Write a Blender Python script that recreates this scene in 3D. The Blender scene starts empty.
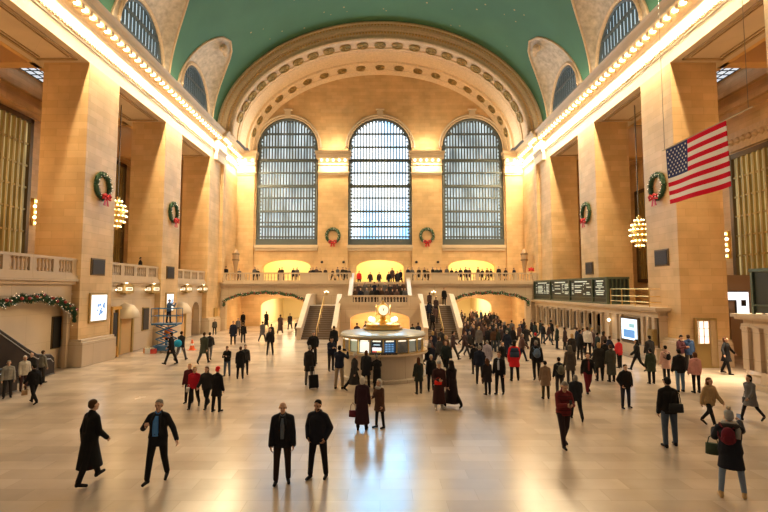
import bpy, bmesh, math, random
from mathutils import Vector, Matrix
PI = math.pi
C = bpy.context.scene.collection
EYE = 4.3
F = 470.0
TILT = math.atan(33/470)
HW = 16.75                      # half width of the hall
FARY = 54.5                     # far wall
BALY = 49.5                     # front of the far balcony
PIERS = [(7.1, 10.1), (16.7, 19.7), (26.3, 29.4), (36.0, 39.0), (45.6, 48.6)]
BAYS = [3.9, 13.5, 23.1, 32.7, 42.3]

# ---------- where a sight line meets a real plane of the hall ----------
def ray(px, py):
    a = (px-380)/F; b = (256-py)/F
    return Vector((a, math.cos(TILT)-b*math.sin(TILT), math.sin(TILT)+b*math.cos(TILT)))
def on_floor(px, py, z=0.0):
    r = ray(px, py); s = (z-EYE)/r.z
    return Vector((r.x*s, r.y*s, z))
def on_x(px, py, X):
    r = ray(px, py); s = X/r.x
    return Vector((X, r.y*s, EYE+r.z*s))
def on_y(px, py, Y):
    r = ray(px, py); s = Y/r.y
    return Vector((r.x*s, Y, EYE+r.z*s))

# ---------- materials ----------
MATS = {}
def mat(name, col, rough=.6, metal=0, emit=None, es=0, var=0, vscale=3, bump=0, spec=None):
    if name in MATS: return MATS[name]
    m = bpy.data.materials.new(name); m.use_nodes = True
    nt = m.node_tree; b = nt.nodes['Principled BSDF']
    b.inputs['Base Color'].default_value = (*col, 1)
    b.inputs['Roughness'].default_value = rough
    b.inputs['Metallic'].default_value = metal
    if name.startswith('cloth_') or name.startswith('flag_'): b.inputs['Specular IOR Level'].default_value = .15
    if spec is not None: b.inputs['Specular IOR Level'].default_value = spec
    if emit:
        b.inputs['Emission Color'].default_value = (*emit, 1)
        b.inputs['Emission Strength'].default_value = es
    if var or bump:
        tc = nt.nodes.new('ShaderNodeTexCoord'); n = nt.nodes.new('ShaderNodeTexNoise')
        n.inputs['Scale'].default_value = vscale; n.inputs['Detail'].default_value = 4
        nt.links.new(tc.outputs['Object'], n.inputs['Vector'])
        if var:
            mx = nt.nodes.new('ShaderNodeMix'); mx.data_type = 'RGBA'
            mx.inputs['A'].default_value = (*[c*(1-var) for c in col], 1)
            mx.inputs['B'].default_value = (*[min(1, c*(1+var)) for c in col], 1)
            nt.links.new(n.outputs['Fac'], mx.inputs['Factor'])
            nt.links.new(mx.outputs['Result'], b.inputs['Base Color'])
        if bump:
            bp = nt.nodes.new('ShaderNodeBump'); bp.inputs['Strength'].default_value = bump
            nt.links.new(n.outputs['Fac'], bp.inputs['Height']); nt.links.new(bp.outputs['Normal'], b.inputs['Normal'])
    MATS[name] = m
    return m

def blockmat(name, c1, c2, mortar, bw, bh, rough=.6, floor=False, msize=.015, noise=.12, spec=.5, nscale=.6, ro2=None):
    m = bpy.data.materials.new(name); m.use_nodes = True
    nt = m.node_tree; b = nt.nodes['Principled BSDF']; L = nt.links
    tc = nt.nodes.new('ShaderNodeTexCoord'); sp = nt.nodes.new('ShaderNodeSeparateXYZ')
    L.new(tc.outputs['Object'], sp.inputs[0])
    cb = nt.nodes.new('ShaderNodeCombineXYZ')
    if floor:
        L.new(sp.outputs['X'], cb.inputs['X']); L.new(sp.outputs['Y'], cb.inputs['Y'])
    else:
        ad = nt.nodes.new('ShaderNodeMath'); ad.operation = 'ADD'
        L.new(sp.outputs['X'], ad.inputs[0]); L.new(sp.outputs['Y'], ad.inputs[1])
        L.new(ad.outputs[0], cb.inputs['X']); L.new(sp.outputs['Z'], cb.inputs['Y'])
    br = nt.nodes.new('ShaderNodeTexBrick')
    br.inputs['Color1'].default_value = (*c1, 1); br.inputs['Color2'].default_value = (*c2, 1)
    br.inputs['Mortar'].default_value = (*mortar, 1); br.inputs['Scale'].default_value = 1
    br.inputs['Brick Width'].default_value = bw; br.inputs['Row Height'].default_value = bh
    br.inputs['Mortar Size'].default_value = msize; br.inputs['Mortar Smooth'].default_value = .3
    L.new(cb.outputs[0], br.inputs['Vector'])
    n = nt.nodes.new('ShaderNodeTexNoise'); n.inputs['Scale'].default_value = nscale; n.inputs['Detail'].default_value = 8
    L.new(tc.outputs['Object'], n.inputs['Vector'])
    mr = nt.nodes.new('ShaderNodeMapRange'); mr.inputs['To Min'].default_value = 1-noise*2; mr.inputs['To Max'].default_value = 1+noise*2
    L.new(n.outputs['Fac'], mr.inputs['Value'])
    mx = nt.nodes.new('ShaderNodeMix'); mx.data_type = 'RGBA'; mx.blend_type = 'MULTIPLY'; mx.inputs['Factor'].default_value = 1
    L.new(br.outputs['Color'], mx.inputs['A']); L.new(mr.outputs['Result'], mx.inputs['B'])
    L.new(mx.outputs['Result'], b.inputs['Base Color'])
    b.inputs['Roughness'].default_value = rough
    b.inputs['Specular IOR Level'].default_value = spec
    if ro2:
        r2 = nt.nodes.new('ShaderNodeMapRange'); r2.inputs['To Min'].default_value = rough; r2.inputs['To Max'].default_value = ro2
        L.new(n.outputs['Fac'], r2.inputs['Value']); L.new(r2.outputs['Result'], b.inputs['Roughness'])
    MATS[name] = m
    return m

def panemat(name, cols, strength, scale=(1, 1, .25), streak=0):
    """daylight glass: frosted pane lit from outside, clouded and patterned by what stands outdoors"""
    m = bpy.data.materials.new(name); m.use_nodes = True
    nt = m.node_tree; b = nt.nodes['Principled BSDF']; L = nt.links
    tc = nt.nodes.new('ShaderNodeTexCoord'); mp = nt.nodes.new('ShaderNodeMapping'); mp.inputs['Scale'].default_value = scale
    L.new(tc.outputs['Object'], mp.inputs['Vector'])
    n = nt.nodes.new('ShaderNodeTexNoise'); n.inputs['Scale'].default_value = 1; n.inputs['Detail'].default_value = 3
    L.new(mp.outputs[0], n.inputs['Vector'])
    cr = nt.nodes.new('ShaderNodeValToRGB'); e = cr.color_ramp.elements
    e[0].position = .32; e[0].color = (*cols[0], 1); e[1].position = .66; e[1].color = (*cols[1], 1)
    L.new(n.outputs['Fac'], cr.inputs[0])
    b.inputs['Base Color'].default_value = (.25, .28, .3, 1); b.inputs['Roughness'].default_value = .35
    L.new(cr.outputs[0], b.inputs['Emission Color']); b.inputs['Emission Strength'].default_value = strength
    MATS[name] = m
    return m

STONE = blockmat('limestone_blocks', (.70, .47, .235), (.62, .395, .185), (.50, .31, .135), 1.3, .42, rough=.55, noise=.2, msize=.008)
PLAIN = blockmat('plain_limestone', (.66, .52, .36), (.64, .50, .34), (.58, .45, .3), 3.0, 1.5, rough=.6, noise=.10)
MARBLE = blockmat('pale_marble_wall', (.58, .45, .32), (.54, .41, .28), (.42, .31, .20), 2.4, 1.2, rough=.35, noise=.10)
FLOORM = blockmat('tennessee_marble_floor', (.50, .39, .30), (.40, .31, .235), (.34, .26, .19), 1.35, .55, rough=.13, ro2=.33, floor=True, msize=.006, noise=.22, nscale=.45)
GOLD = mat('polished_brass', (.85, .60, .22), .28, 1)
BRONZE = mat('dark_bronze', (.16, .11, .06), .4, .7)
BRONZEL = mat('gilded_bronze', (.45, .33, .14), .4, .8)
BLACK = mat('black_metal', (.02, .018, .016), .45)
DARKP = mat('dark_vent_grille', (.035, .025, .018), .6)
IRON = mat('grey_green_iron', (.10, .115, .11), .5, .3)
BULB = mat('warm_bulb', (1, .85, .6), .4, 0, (1, .80, .48), 7)
LAMPW = mat('white_lamp', (1, .9, .75), .4, 0, (1, .88, .66), 1.3)
GREENC = mat('turquoise_ceiling_paint', (.062, .165, .085), .7, var=.2, vscale=.35)
ORN = mat('ornamented_plaster', (.66, .47, .28), .7, var=.28, vscale=5, bump=.6)
ORND = mat('carved_shell_plaster', (.50, .41, .30), .7, var=.62, vscale=2.6, bump=1)
COFF = mat('coffer_plaster', (.66, .39, .15), .65, var=.10, vscale=1.5)
COFD = mat('coffer_molding', (.40, .27, .14), .65, var=.15, vscale=4)
PINE = mat('pine_needles', (.035, .09, .035), .7, var=.4, vscale=8)
RED = mat('red_velvet_ribbon', (.55, .015, .02), .6)
WHITEP = mat('white_paint', (.8, .78, .74), .5)
GLASSD = mat('kiosk_glass', (.75, .85, .9), .05)

# ---------- mesh helpers ----------
def newbm(): return bmesh.new()
def box(bm, x0, x1, y0, y1, z0, z1):
    if x0 > x1: x0, x1 = x1, x0
    if y0 > y1: y0, y1 = y1, y0
    v = [bm.verts.new((x, y, z)) for x in (x0, x1) for y in (y0, y1) for z in (z0, z1)]
    fs = []
    for f in ((0, 1, 3, 2), (4, 6, 7, 5), (0, 4, 5, 1), (2, 3, 7, 6), (0, 2, 6, 4), (1, 5, 7, 3)):
        fs.append(bm.faces.new([v[i] for i in f]))
    return fs
def prism_y(bm, pts, y0, y1):
    """closed (x,z) outline swept along y"""
    a = [bm.verts.new((x, y0, z)) for x, z in pts]; b = [bm.verts.new((x, y1, z)) for x, z in pts]
    n = len(pts)
    for i in range(n):
        j = (i+1) % n; bm.faces.new((a[i], a[j], b[j], b[i]))
    bm.faces.new(a[::-1]); bm.faces.new(b)
def prism_x(bm, pts, x0, x1):
    a = [bm.verts.new((x0, y, z)) for y, z in pts]; b = [bm.verts.new((x1, y, z)) for y, z in pts]
    n = len(pts)
    for i in range(n):
        j = (i+1) % n; bm.faces.new((a[i], b[i], b[j], a[j]))
    bm.faces.new(a); bm.faces.new(b[::-1])
def lathe(bm, prof, cx=0, cy=0, cz=0, n=16, a0=0, a1=2*PI):
    full = abs(a1-a0-2*PI) < 1e-4
    m = n if full else n+1
    rings = []
    for r, z in prof:
        rings.append([bm.verts.new((cx+r*math.cos(a0+(a1-a0)*i/n), cy+r*math.sin(a0+(a1-a0)*i/n), cz+z)) for i in range(m)])
    for k in range(len(rings)-1):
        for i in range(n):
            j = (i+1) % m
            try: bm.faces.new((rings[k][i], rings[k][j], rings[k+1][j], rings[k+1][i]))
            except Exception: pass
    if full:
        if prof[0][0] > 1e-4: bm.faces.new(rings[0][::-1])
        if prof[-1][0] > 1e-4: bm.faces.new(rings[-1])
def tube(bm, path, r, n=8, closed=False):
    rings = []; N = len(path)
    for k, p in enumerate(path):
        p = Vector(p)
        if closed: d = Vector(path[(k+1) % N])-Vector(path[k-1])
        else: d = Vector(path[min(k+1, N-1)])-Vector(path[max(k-1, 0)])
        d.normalize()
        u = d.cross(Vector((0, 0, 1)))
        if u.length < .05: u = d.cross(Vector((1, 0, 0)))
        u.normalize(); w = d.cross(u)
        rr = r[k] if isinstance(r, (list, tuple)) else r
        rings.append([bm.verts.new(p+u*rr*math.cos(2*PI*i/n)+w*rr*math.sin(2*PI*i/n)) for i in range(n)])
    for k in range(N if closed else N-1):
        a = rings[k]; b = rings[(k+1) % N]
        for i in range(n):
            j = (i+1) % n; bm.faces.new((a[i], a[j], b[j], b[i]))
    if not closed:
        bm.faces.new(rings[0][::-1]); bm.faces.new(rings[-1])
def ball(bm, p, r, sub=2, s=(1, 1, 1)):
    M = Matrix.Translation(Vector(p)) @ Matrix.Diagonal((s[0], s[1], s[2], 1))
    bmesh.ops.create_icosphere(bm, subdivisions=sub, radius=r, matrix=M)

def obj(name, bm, m=None, parent=None, smooth=False, mats=None, bevel=0):
    bmesh.ops.recalc_face_normals(bm, faces=bm.faces)
    me = bpy.data.meshes.new(name); bm.to_mesh(me); bm.free()
    for q in (mats or [m]): me.materials.append(q)
    if smooth:
        for p in me.polygons: p.use_smooth = True
    o = bpy.data.objects.new(name, me); C.objects.link(o)
    if parent: o.parent = parent
    if bevel:
        b = o.modifiers.new('bevel', 'BEVEL'); b.width = bevel; b.segments = 2; b.limit_method = 'ANGLE'
    return o
def struct(name, bm, m, parent=None, **k):
    o = obj(name, bm, m, parent, **k)
    if not parent: o['kind'] = 'structure'
    return o
def tag(o, label, cat, group=None):
    o['label'] = label; o['category'] = cat
    if group: o['group'] = group
    return o
def thing(name, label, cat, loc=(0, 0, 0), rz=0, group=None):
    o = bpy.data.objects.new(name, None); C.objects.link(o)
    o.location = loc; o.rotation_euler = (0, 0, rz); o.empty_display_size = .2
    return tag(o, label, cat, group)
def dup(o, parent=None, loc=None, rz=None):
    c = o.copy(); C.objects.link(c); c.parent = parent
    if loc is not None: c.location = loc
    if rz is not None: c.rotation_euler = (0, 0, rz)
    for ch in list(o.children): dup(ch, c)
    return c

def arched_wall(bm, P, u0, u1, zb, zt, openings, depth, n=14):
    """front face and reveals of a wall. P(u,z,d)->xyz ; openings (ua,ub,zbottom,zspring,rise)"""
    us = {u0, u1}
    for (a, b, q, s, r) in openings:
        us |= {a, b}
        if r > 0:
            c = (a+b)/2; h = (b-a)/2
            for i in range(1, n*2): us.add(round(c-h*math.cos(PI*i/(n*2)), 5))
    if callable(zt):
        for i in range(1, 60): us.add(u0+(u1-u0)*i/60)
    us = sorted(us)
    def top(o, u):
        a, b, q, s, r = o
        t = (u-(a+b)/2)/((b-a)/2); return s+r*math.sqrt(max(0, 1-t*t))
    ztf = zt if callable(zt) else (lambda u: zt)
    for k in range(len(us)-1):
        a, b = us[k], us[k+1]; m = (a+b)/2
        if b-a < 1e-5: continue
        ops = sorted([o for o in openings if o[0]-1e-6 < m < o[1]+1e-6], key=lambda o: o[2])
        lo = (zb, zb)
        segs = []
        for o in ops:
            segs.append((lo, (o[2], o[2])))
            lo = (top(o, a), top(o, b))
            bm.faces.new([bm.verts.new(P(*c)) for c in ((a, lo[0], 0), (b, lo[1], 0), (b, lo[1], depth), (a, lo[0], depth))])
            if o[2] > zb+1e-4:
                bm.faces.new([bm.verts.new(P(*c)) for c in ((a, o[2], 0), (b, o[2], 0), (b, o[2], depth), (a, o[2], depth))])
        segs.append((lo, (ztf(a), ztf(b))))
        for (l, t) in segs:
            if t[0]-l[0] < 1e-4 and t[1]-l[1] < 1e-4: continue
            bm.faces.new([bm.verts.new(P(*c)) for c in ((a, l[0], 0), (b, l[1], 0), (b, t[1], 0), (a, t[0], 0))])
            bm.faces.new([bm.verts.new(P(*c)) for c in ((a, l[0], depth), (b, l[1], depth), (b, t[1], depth), (a, t[0], depth))])
    for (a, b, q, s, r) in openings:
        for u in (a, b):
            bm.faces.new([bm.verts.new(P(*c)) for c in ((u, q, 0), (u, s, 0), (u, s, depth), (u, q, depth))])
    bmesh.ops.remove_doubles(bm, verts=bm.verts, dist=1e-4)

def area(name, loc, rot, sx, sy, power, col, spread=PI):
    l = bpy.data.lights.new(name, 'AREA'); l.shape = 'RECTANGLE'; l.size = sx; l.size_y = sy
    l.energy = power; l.color = col; l.spread = spread
    o = bpy.data.objects.new(name, l); o.location = loc; o.rotation_euler = rot; C.objects.link(o)
    return o
def point(name, loc, power, col, r=.3):
    l = bpy.data.lights.new(name, 'POINT'); l.energy = power; l.color = col; l.shadow_soft_size = r
    o = bpy.data.objects.new(name, l); o.location = loc; C.objects.link(o)
    return o
# ================= THE HALL =================
E = EYE
# floor
bm = newbm(); box(bm, -30, 30, -14, 75, -.3, 0); struct('floor', bm, FLOORM)

# piers (square stone shafts along both sides, with a low plinth)
pier_words = {2: 'nearest whole', 3: 'middle', 4: 'farthest', 1: 'partly cut off foremost', 0: 'foremost hidden'}
for s, side in ((-1, 'left'), (1, 'right')):
    for k, (a, b) in enumerate(PIERS):
        if k == 0: continue
        bm = newbm()
        box(bm, s*HW, s*19.4, a, b, 0, E+13.05)
        t = obj('stone_pier', bm, STONE)
        tag(t, f'massive square limestone pier on the {side} side of the hall, {pier_words[k]} one' if k != 1 else f'massive square limestone pier on the {side} side, cut off by the photo edge', 'pier')
        bm = newbm(); box(bm, s*(HW-.35), s*19.5, a-.12, b+.12, 0, 1.35)
        box(bm, s*(HW-.25), s*19.47, a-.08, b+.08, 1.35, 1.5)
        obj('plinth', bm, MARBLE, t, bevel=.03)

# corner walls between last pier and far wall
for s, side in ((-1, 'left'), (1, 'right')):
    bm = newbm(); box(bm, s*(HW-.02), s*20, 48.6, 56.0, 0, E+13.05)
    struct('wall_'+side+'_corner', bm, STONE)
    bm = newbm(); box(bm, s*(HW-.35), s*HW, 48.62, 49.4, 5.0, E+13.05); struct('trim_%d' % (43+s), bm, STONE)

# entablature with its lamp-lit frieze
prof = [(20, 13.05), (16.75, 13.05), (16.75, 13.82), (16.7, 13.86), (16.7, 13.96), (16.66, 14.0), (16.66, 14.1), (16.60, 14.13), (16.60, 14.26),
        (16.75, 14.32), (16.75, 15.1), (16.62, 15.16), (16.5, 15.36), (16.0, 15.36), (15.86, 15.42), (15.86, 15.66), (15.7, 15.78), (15.6, 15.95), (20, 15.95)]
b0 = newbm(); ball(b0, (0, 0, 0), .13, 2); bulb_me = obj('bulb', b0, BULB, smooth=True)
bulb_proto = bulb_me
first = True
def put_bulb(p, parent, sc=1.0, name=None):
    global first
    if first:
        o = bulb_proto; first = False
    else:
        o = bulb_proto.copy(); C.objects.link(o)
    o.parent = parent; o.location = p; o.scale = (sc, sc, sc)
    return o
for s, side in ((-1, 'left'), (1, 'right')):
    bm = newbm()
    prism_y(bm, [(s*x, E+z) for x, z in prof], -8, 47.0)
    pr2 = [(x-.35 if x < 19 else x, z) for x, z in prof]
    prism_y(bm, [(s*x, E+z) for x, z in pr2], 46.6, 49.2)
    prism_y(bm, [(s*x, E+z) for x, z in prof], 49.2, FARY+.1)
    ent = struct('trim_1' if s < 0 else 'trim_2', bm, PLAIN)
    # modillions under the cornice
    bm = newbm()
    y = 9.0
    while y < 54:
        box(bm, s*16.02, s*16.52, y-.12, y+.12, E+15.14, E+15.36); y += .7
    obj('modillion_row', bm, ORN, ent)
    bm = newbm()
    y = 9.0
    while y < 54:
        for dz in (.0,):
            box(bm, s*16.56, s*16.68, y, y+.12, E+14.0, E+14.12)
        y += .24
    obj('dentil_row', bm, COFD, ent)
    y = 9.35
    while y < 54:
        put_bulb((s*(16.16 if not (46.6 < y < 49.2) else 15.8), y, E+15.22), ent, 1.0).scale = (1.5, 1.0, .9); y += .7

# soffit coffers over each bay + transverse beams of the aisles
for s, side in ((-1, 'left'), (1, 'right')):
    bm = newbm(); bd = newbm()
    for k in range(len(PIERS)-1):
        ya, yb = PIERS[k][1], PIERS[k+1][0]
        # raised borders of coffer under the architrave
        x0, x1 = s*(HW+.45), s*19.5
        for (p, q, r, t_) in ((x0, x0+s*.14, ya+.4, yb-.4), (x1-s*.14, x1, ya+.4, yb-.4)):
            box(bd, p, q, r, t_, E+12.97, E+13.06)
        for (r, t_) in ((ya+.4, ya+.54), (yb-.54, yb-.4)):
            box(bd, x0, x1, r, t_, E+12.97, E+13.06)
        for (p, q, r, t_) in ((x0+s*.3, x0+s*.36, ya+.7, yb-.7), (x1-s*.36, x1-s*.3, ya+.7, yb-.7)):
            box(bd, p, q, r, t_, E+13.0, E+13.06)
    struct('trim_3' if s < 0 else 'trim_4', bd, COFD)
    # aisle: beams, ceiling, outer wall
    for (a, b) in PIERS: box(bm, s*20.02, s*26.6, a, a+.7, E+13.05, E+16.2)
    box(bm, s*20.02, s*20.3, -8, 56, E+13.05, E+16.4)
    box(bm, s*20, s*26.6, -8, 56, E+16.2, E+16.6)
    struct('ceiling_'+side+'_aisle', bm, COFF)
    bm = newbm(); box(bm, s*26.5, s*27, -8, 56, 0, E+16.6)
    for (z0, z1, o) in ((12.9, 13.3, .2), (13.3, 13.7, .45), (14.6, 14.9, .3), (14.9, 15.3, .25), (15.3, 15.6, .2)):
        box(bm, s*(26.5-o), s*26.5, -8, 56, E+z0, E+z1)
    struct('wall_'+side, bm, STONE)
    bm = newbm(); box(bm, s*20, s*26.5, 55.2, 56, 0, E+16.6); struct('wall_'+side+'_aisle_end', bm, STONE)
    # skylight strip in the aisle ceiling, each bay
    for c in BAYS[2:]:
        t = thing('ceiling_skylight', f'gridded skylight in the {side} aisle ceiling, ' + {23.1: 'nearest', 32.7: 'second', 42.3: 'farthest'}[c] + ' bay', 'skylight', (s*25.5, c, E+16.1))
        bm = newbm(); box(bm, -.85, .85, -3.0, 3.0, .02, .06)
        obj('pane', bm, panemat('skylight_pane_'+side, ((.6, .7, .85), (.95, 1, 1)), 1.0) if 'skylight_pane_'+side not in MATS else MATS['skylight_pane_'+side], t)
        bm = newbm()
        for i in range(4): box(bm, -.9+i*.57, -.8+i*.57, -3.05, 3.05, -.01, .04)
        for i in range(10): box(bm, -.9, .9, -3.05+i*.667, -2.93+i*.667, -.01, .04)
        obj('frame', bm, BLACK, t)

# ---------- vault with lunettes ----------
A, B, Z0 = HW, 12.0, 15.95
def vp(th, y, s): return (s*A*math.cos(th), y, E+Z0-.15+B*math.sin(th))
TH = math.radians(35); W0 = 4.08; LS = -.7
bm = newbm()
def strip(pa, pb):
    va = [bm.verts.new(p) for p in pa]; vb = [bm.verts.new(p) for p in pb]
    for i in range(len(va)-1):
        try: bm.faces.new((va[i], va[i+1], vb[i+1], vb[i]))
        except Exception: pass
NR = 16
def wth(t): return W0*math.sqrt(max(0, 1-t**1.8))
for s in (-1, 1):
    for c in BAYS:
        for i in range(NR):
            t0, t1 = i/NR, (i+1)/NR
            for sg in (-1, 1):
                def row(t, e=4.8): return [vp(TH*t, c+LS+sg*wth(t)+(c+sg*e-c-LS-sg*wth(t))*k/4, s) for k in range(5)]
                strip(row(t0), row(t1))
    NT = 22
    for i in range(NT):
        a0 = TH+(PI/2-TH)*i/NT; a1 = TH+(PI/2-TH)*(i+1)/NT
        ys = [-8.0, -.9] + [c+4.8*k/2 for c in BAYS for k in (-2, -1, 0, 1, 2)]
        ys = sorted(set(round(q, 3) for q in ys)); 
        strip([vp(a0, q, s) for q in ys], [vp(a1, q, s) for q in ys])
    for i in range(NR):
        strip([vp(TH*i/NR, q, s) for q in (-8.0, -.9)], [vp(TH*(i+1)/NR, q, s) for q in (-8.0, -.9)])
bmesh.ops.remove_doubles(bm, verts=bm.verts, dist=1e-3)
o = struct('ceiling', bm, GREENC, smooth=True)
# gilded star figures on the vault: small flat discs set in the plaster
bm = newbm(); rnd = random.Random(5)
for k in range(150):
    s = rnd.choice((-1, 1)); th = rnd.uniform(math.radians(40), PI/2); y = rnd.uniform(20, 46)
    p = Vector(vp(th, y, s)); nrm = Vector((-s*math.cos(th)/A, 0, -math.sin(th)/B)).normalized()
    p += nrm*.03; u = nrm.cross(Vector((0, 1, 0))).normalized(); w = Vector((0, 1, 0)); r = rnd.uniform(.05, .11)
    bm.faces.new([bm.verts.new(p+u*math.cos(a*PI/3)*r+w*math.sin(a*PI/3)*r) for a in range(6)])
obj('gilded_star', bm, BRONZEL, o)

WR = 3.1; WS = .95; WT = 4.3
sidepane = panemat('clerestory_pane', ((.40, .60, .72), (.8, .95, 1)), .95, (1, 1.2, .4))
wn = 4
for s, side in ((-1, 'left'), (1, 'right')):
    for c in BAYS[1:]:
        # carved lunette vault
        bm = newbm(); N = 16
        for sg in (-1, 1):
            rows = []
            for i in range(N+1):
                t = i/N
                g = Vector(vp(TH*t, c+LS+sg*wth(t), s)); ph = PI/2*t
                w = Vector((s*(HW-.05), c+LS+sg*(WR+.1)*min(1, math.cos(max(0, ph-.35)*PI/2/(PI/2-.35))), E+Z0-.1+(WT+.15)*(ph/.35*.26 if ph < .35 else .26+.74*math.sin((ph-.35)*PI/2/(PI/2-.35)))))
                rows.append([g.lerp(w, q/5)+Vector((s*.25*math.sin(PI*q/5), 0, .15*math.sin(PI*q/5))) for q in range(6)])
            for i in range(N): strip(rows[i], rows[i+1])
        bmesh.ops.remove_doubles(bm, verts=bm.verts, dist=1e-3)
        lun = struct('trim_%d' % (wn+1), bm, ORND, smooth=True)
        bm = newbm()
        for sg in (-1, 1):
            tube(bm, [Vector(vp(TH*i/20, c+LS+sg*wth(i/20), s))+Vector((-s*.03, 0, -.03)) for i in range(21)], .09, 6)
        obj('groin_rib', bm, ORN, lun)
        tipp = vp(TH*.93, c+LS, s); bm = newbm()
        ball(bm, (tipp[0]+s*.12, tipp[1], tipp[2]-.35), .42, 2, (.7, 1.2, 1)); ball(bm, (tipp[0]+s*.2, tipp[1]-.5, tipp[2]-.55), .28, 2, (.7, 1.2, 1)); ball(bm, (tipp[0]+s*.2, tipp[1]+.5, tipp[2]-.55), .28, 2, (.7, 1.2, 1))
        obj('carved_keystone', bm, ORN, lun, smooth=True)
        # window: stilted arch
        cc = c+LS
        def arc(r, n=24): return [(cc-r, E+Z0-.2)]+[(cc-r*math.cos(PI*i/n), E+Z0+WS+(r+WT-WS-WR)*math.sin(PI*i/n)) for i in range(n+1)]+[(cc+r, E+Z0-.2)]
        bm = newbm(); prism_x(bm, arc(WR), s*(HW+.25), s*(HW+.3))
        win = struct('window_%d' % wn, bm, sidepane)
        bm = newbm(); tube(bm, [(s*(HW-.02), y, z) for y, z in arc(WR)], .17, 6); obj('window_frame', bm, ORN, win)
        bm = newbm(); tube(bm, [(s*(HW+.1), y, z) for y, z in arc(WR-.25)], .12, 6)
        for k in range(-6, 7):
            y = cc+k*.46; h = WS+(WT-WS)*math.sqrt(max(0, 1-((y-cc)/WR)**2))
            box(bm, s*(HW+.05), s*(HW+.2), y-.045, y+.045, E+Z0-.2, E+Z0+h)
        for z in (1.3, 2.7):
            h = WR*math.sqrt(1-max(0, (z-WS)/(WT-WS))**2); box(bm, s*(HW-.0), s*(HW+.2), cc-h, cc+h, E+Z0+z-.08, E+Z0+z+.08)
        obj('mullion', bm, IRON, win)
        wn += 1
        # wall round the lunette opening beyond the glass, closes the room
        bm = newbm(); box(bm, s*(HW+.45), s*(HW+.6), c-4.8, c+4.8, E+Z0-.3, E+Z0+5.0); struct('wall_'+side+'_clerestory', bm, PLAIN)

# ---------- the big arch at the far end ----------
AI, BI, ZI = 15.1, 10.1, 15.8
AY = 47.1
def ell(a, b, th, y, z0=ZI): return Vector((a*math.cos(th), y, E+z0+b*math.sin(th)))
bm = newbm()
# ring sections: (a,b,y) profile from outer front rim to far wall
ring = [(A+.02, B+.0, AY+.05), (A-.02, B-.02, AY-.12), (A-.25, B-.2, AY-.2), (A-.3, B-.28, AY-.05), (A-.55, B-.55, AY-.02), (A-.65, B-.65, AY-.16), (A-.95, B-.95, AY-.12), (A-1.0, B-1.0, AY+.05),
        (A-1.3, B-1.45, AY+.08), (AI+.12, BI+.12, AY-.02), (AI, BI, AY+.1), (AI, BI, AY+.5), (AI+.12, BI+.12, AY+.55), (AI+.12, BI+.12, AY+1.9), (AI, BI, AY+1.95), (AI, BI, AY+2.3), (AI-.05, BI-.05, AY+2.35),
        (AI-.05, BI-.05, AY+4.6), (AI-.3, BI-.25, AY+4.7), (AI-.3, BI-.25, AY+5.1), (AI-.2, BI-.18, AY+5.15), (AI-.2, BI-.18, AY+6.5), (AI-.3, BI-.28, AY+6.55), (AI-.4, BI-.4, FARY+.05)]
NS = 72
vs = [[bm.verts.new(ell(a, b, PI*i/NS, y)) for i in range(NS+1)] for a, b, y in ring]
for k in range(len(ring)-1):
    for i in range(NS): bm.faces.new((vs[k][i], vs[k][i+1], vs[k+1][i+1], vs[k+1][i]))
arch = struct('trim_40', bm, ORN, smooth=False)
# rosettes
bm0 = newbm(); lathe(bm0, [(.12, -.14), (.16, -.02), (.26, .02), (.28, -.06), (.34, -.06), (.36, .02), (.50, .04), (.52, -.08), (.60, -.08), (.62, .05)], n=14)
bmesh.ops.create_icosphere(bm0, subdivisions=1, radius=.13)
ros = obj('rosette', bm0, BRONZEL, arch)
ros0 = True
for (rad_off, yy, n, sc) in ((.05, AY+1.22, 23, 1.0), (.25, AY+5.82, 19, .9)):
    for i in range(n):
        th = PI*(.07+.86*i/(n-1))
        p = ell(AI-rad_off, BI-rad_off, th, yy)
        nrm = Vector((-math.cos(th)/AI, 0, -math.sin(th)/BI)).normalized()
        q = Vector((0, 0, -1)).rotation_difference(nrm)
        if ros0: o = ros; ros0 = False
        else: o = ros.copy(); C.objects.link(o)
        o.parent = arch; o.location = p; o.rotation_mode = 'QUATERNION'; o.rotation_quaternion = q; o.scale = (sc, sc, 1)
# egg-and-dart beads on front ring
bm = newbm()
for i in range(150):
    th = PI*(i+.5)/150; p = ell(A-.42, B-.42, th, AY-.08); ball(bm, p, .09, 1)
    p = ell(A-1.15, B-1.2, th, AY-.0); ball(bm, p, .12, 1)
obj('bead_molding', bm, COFF, arch)

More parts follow.
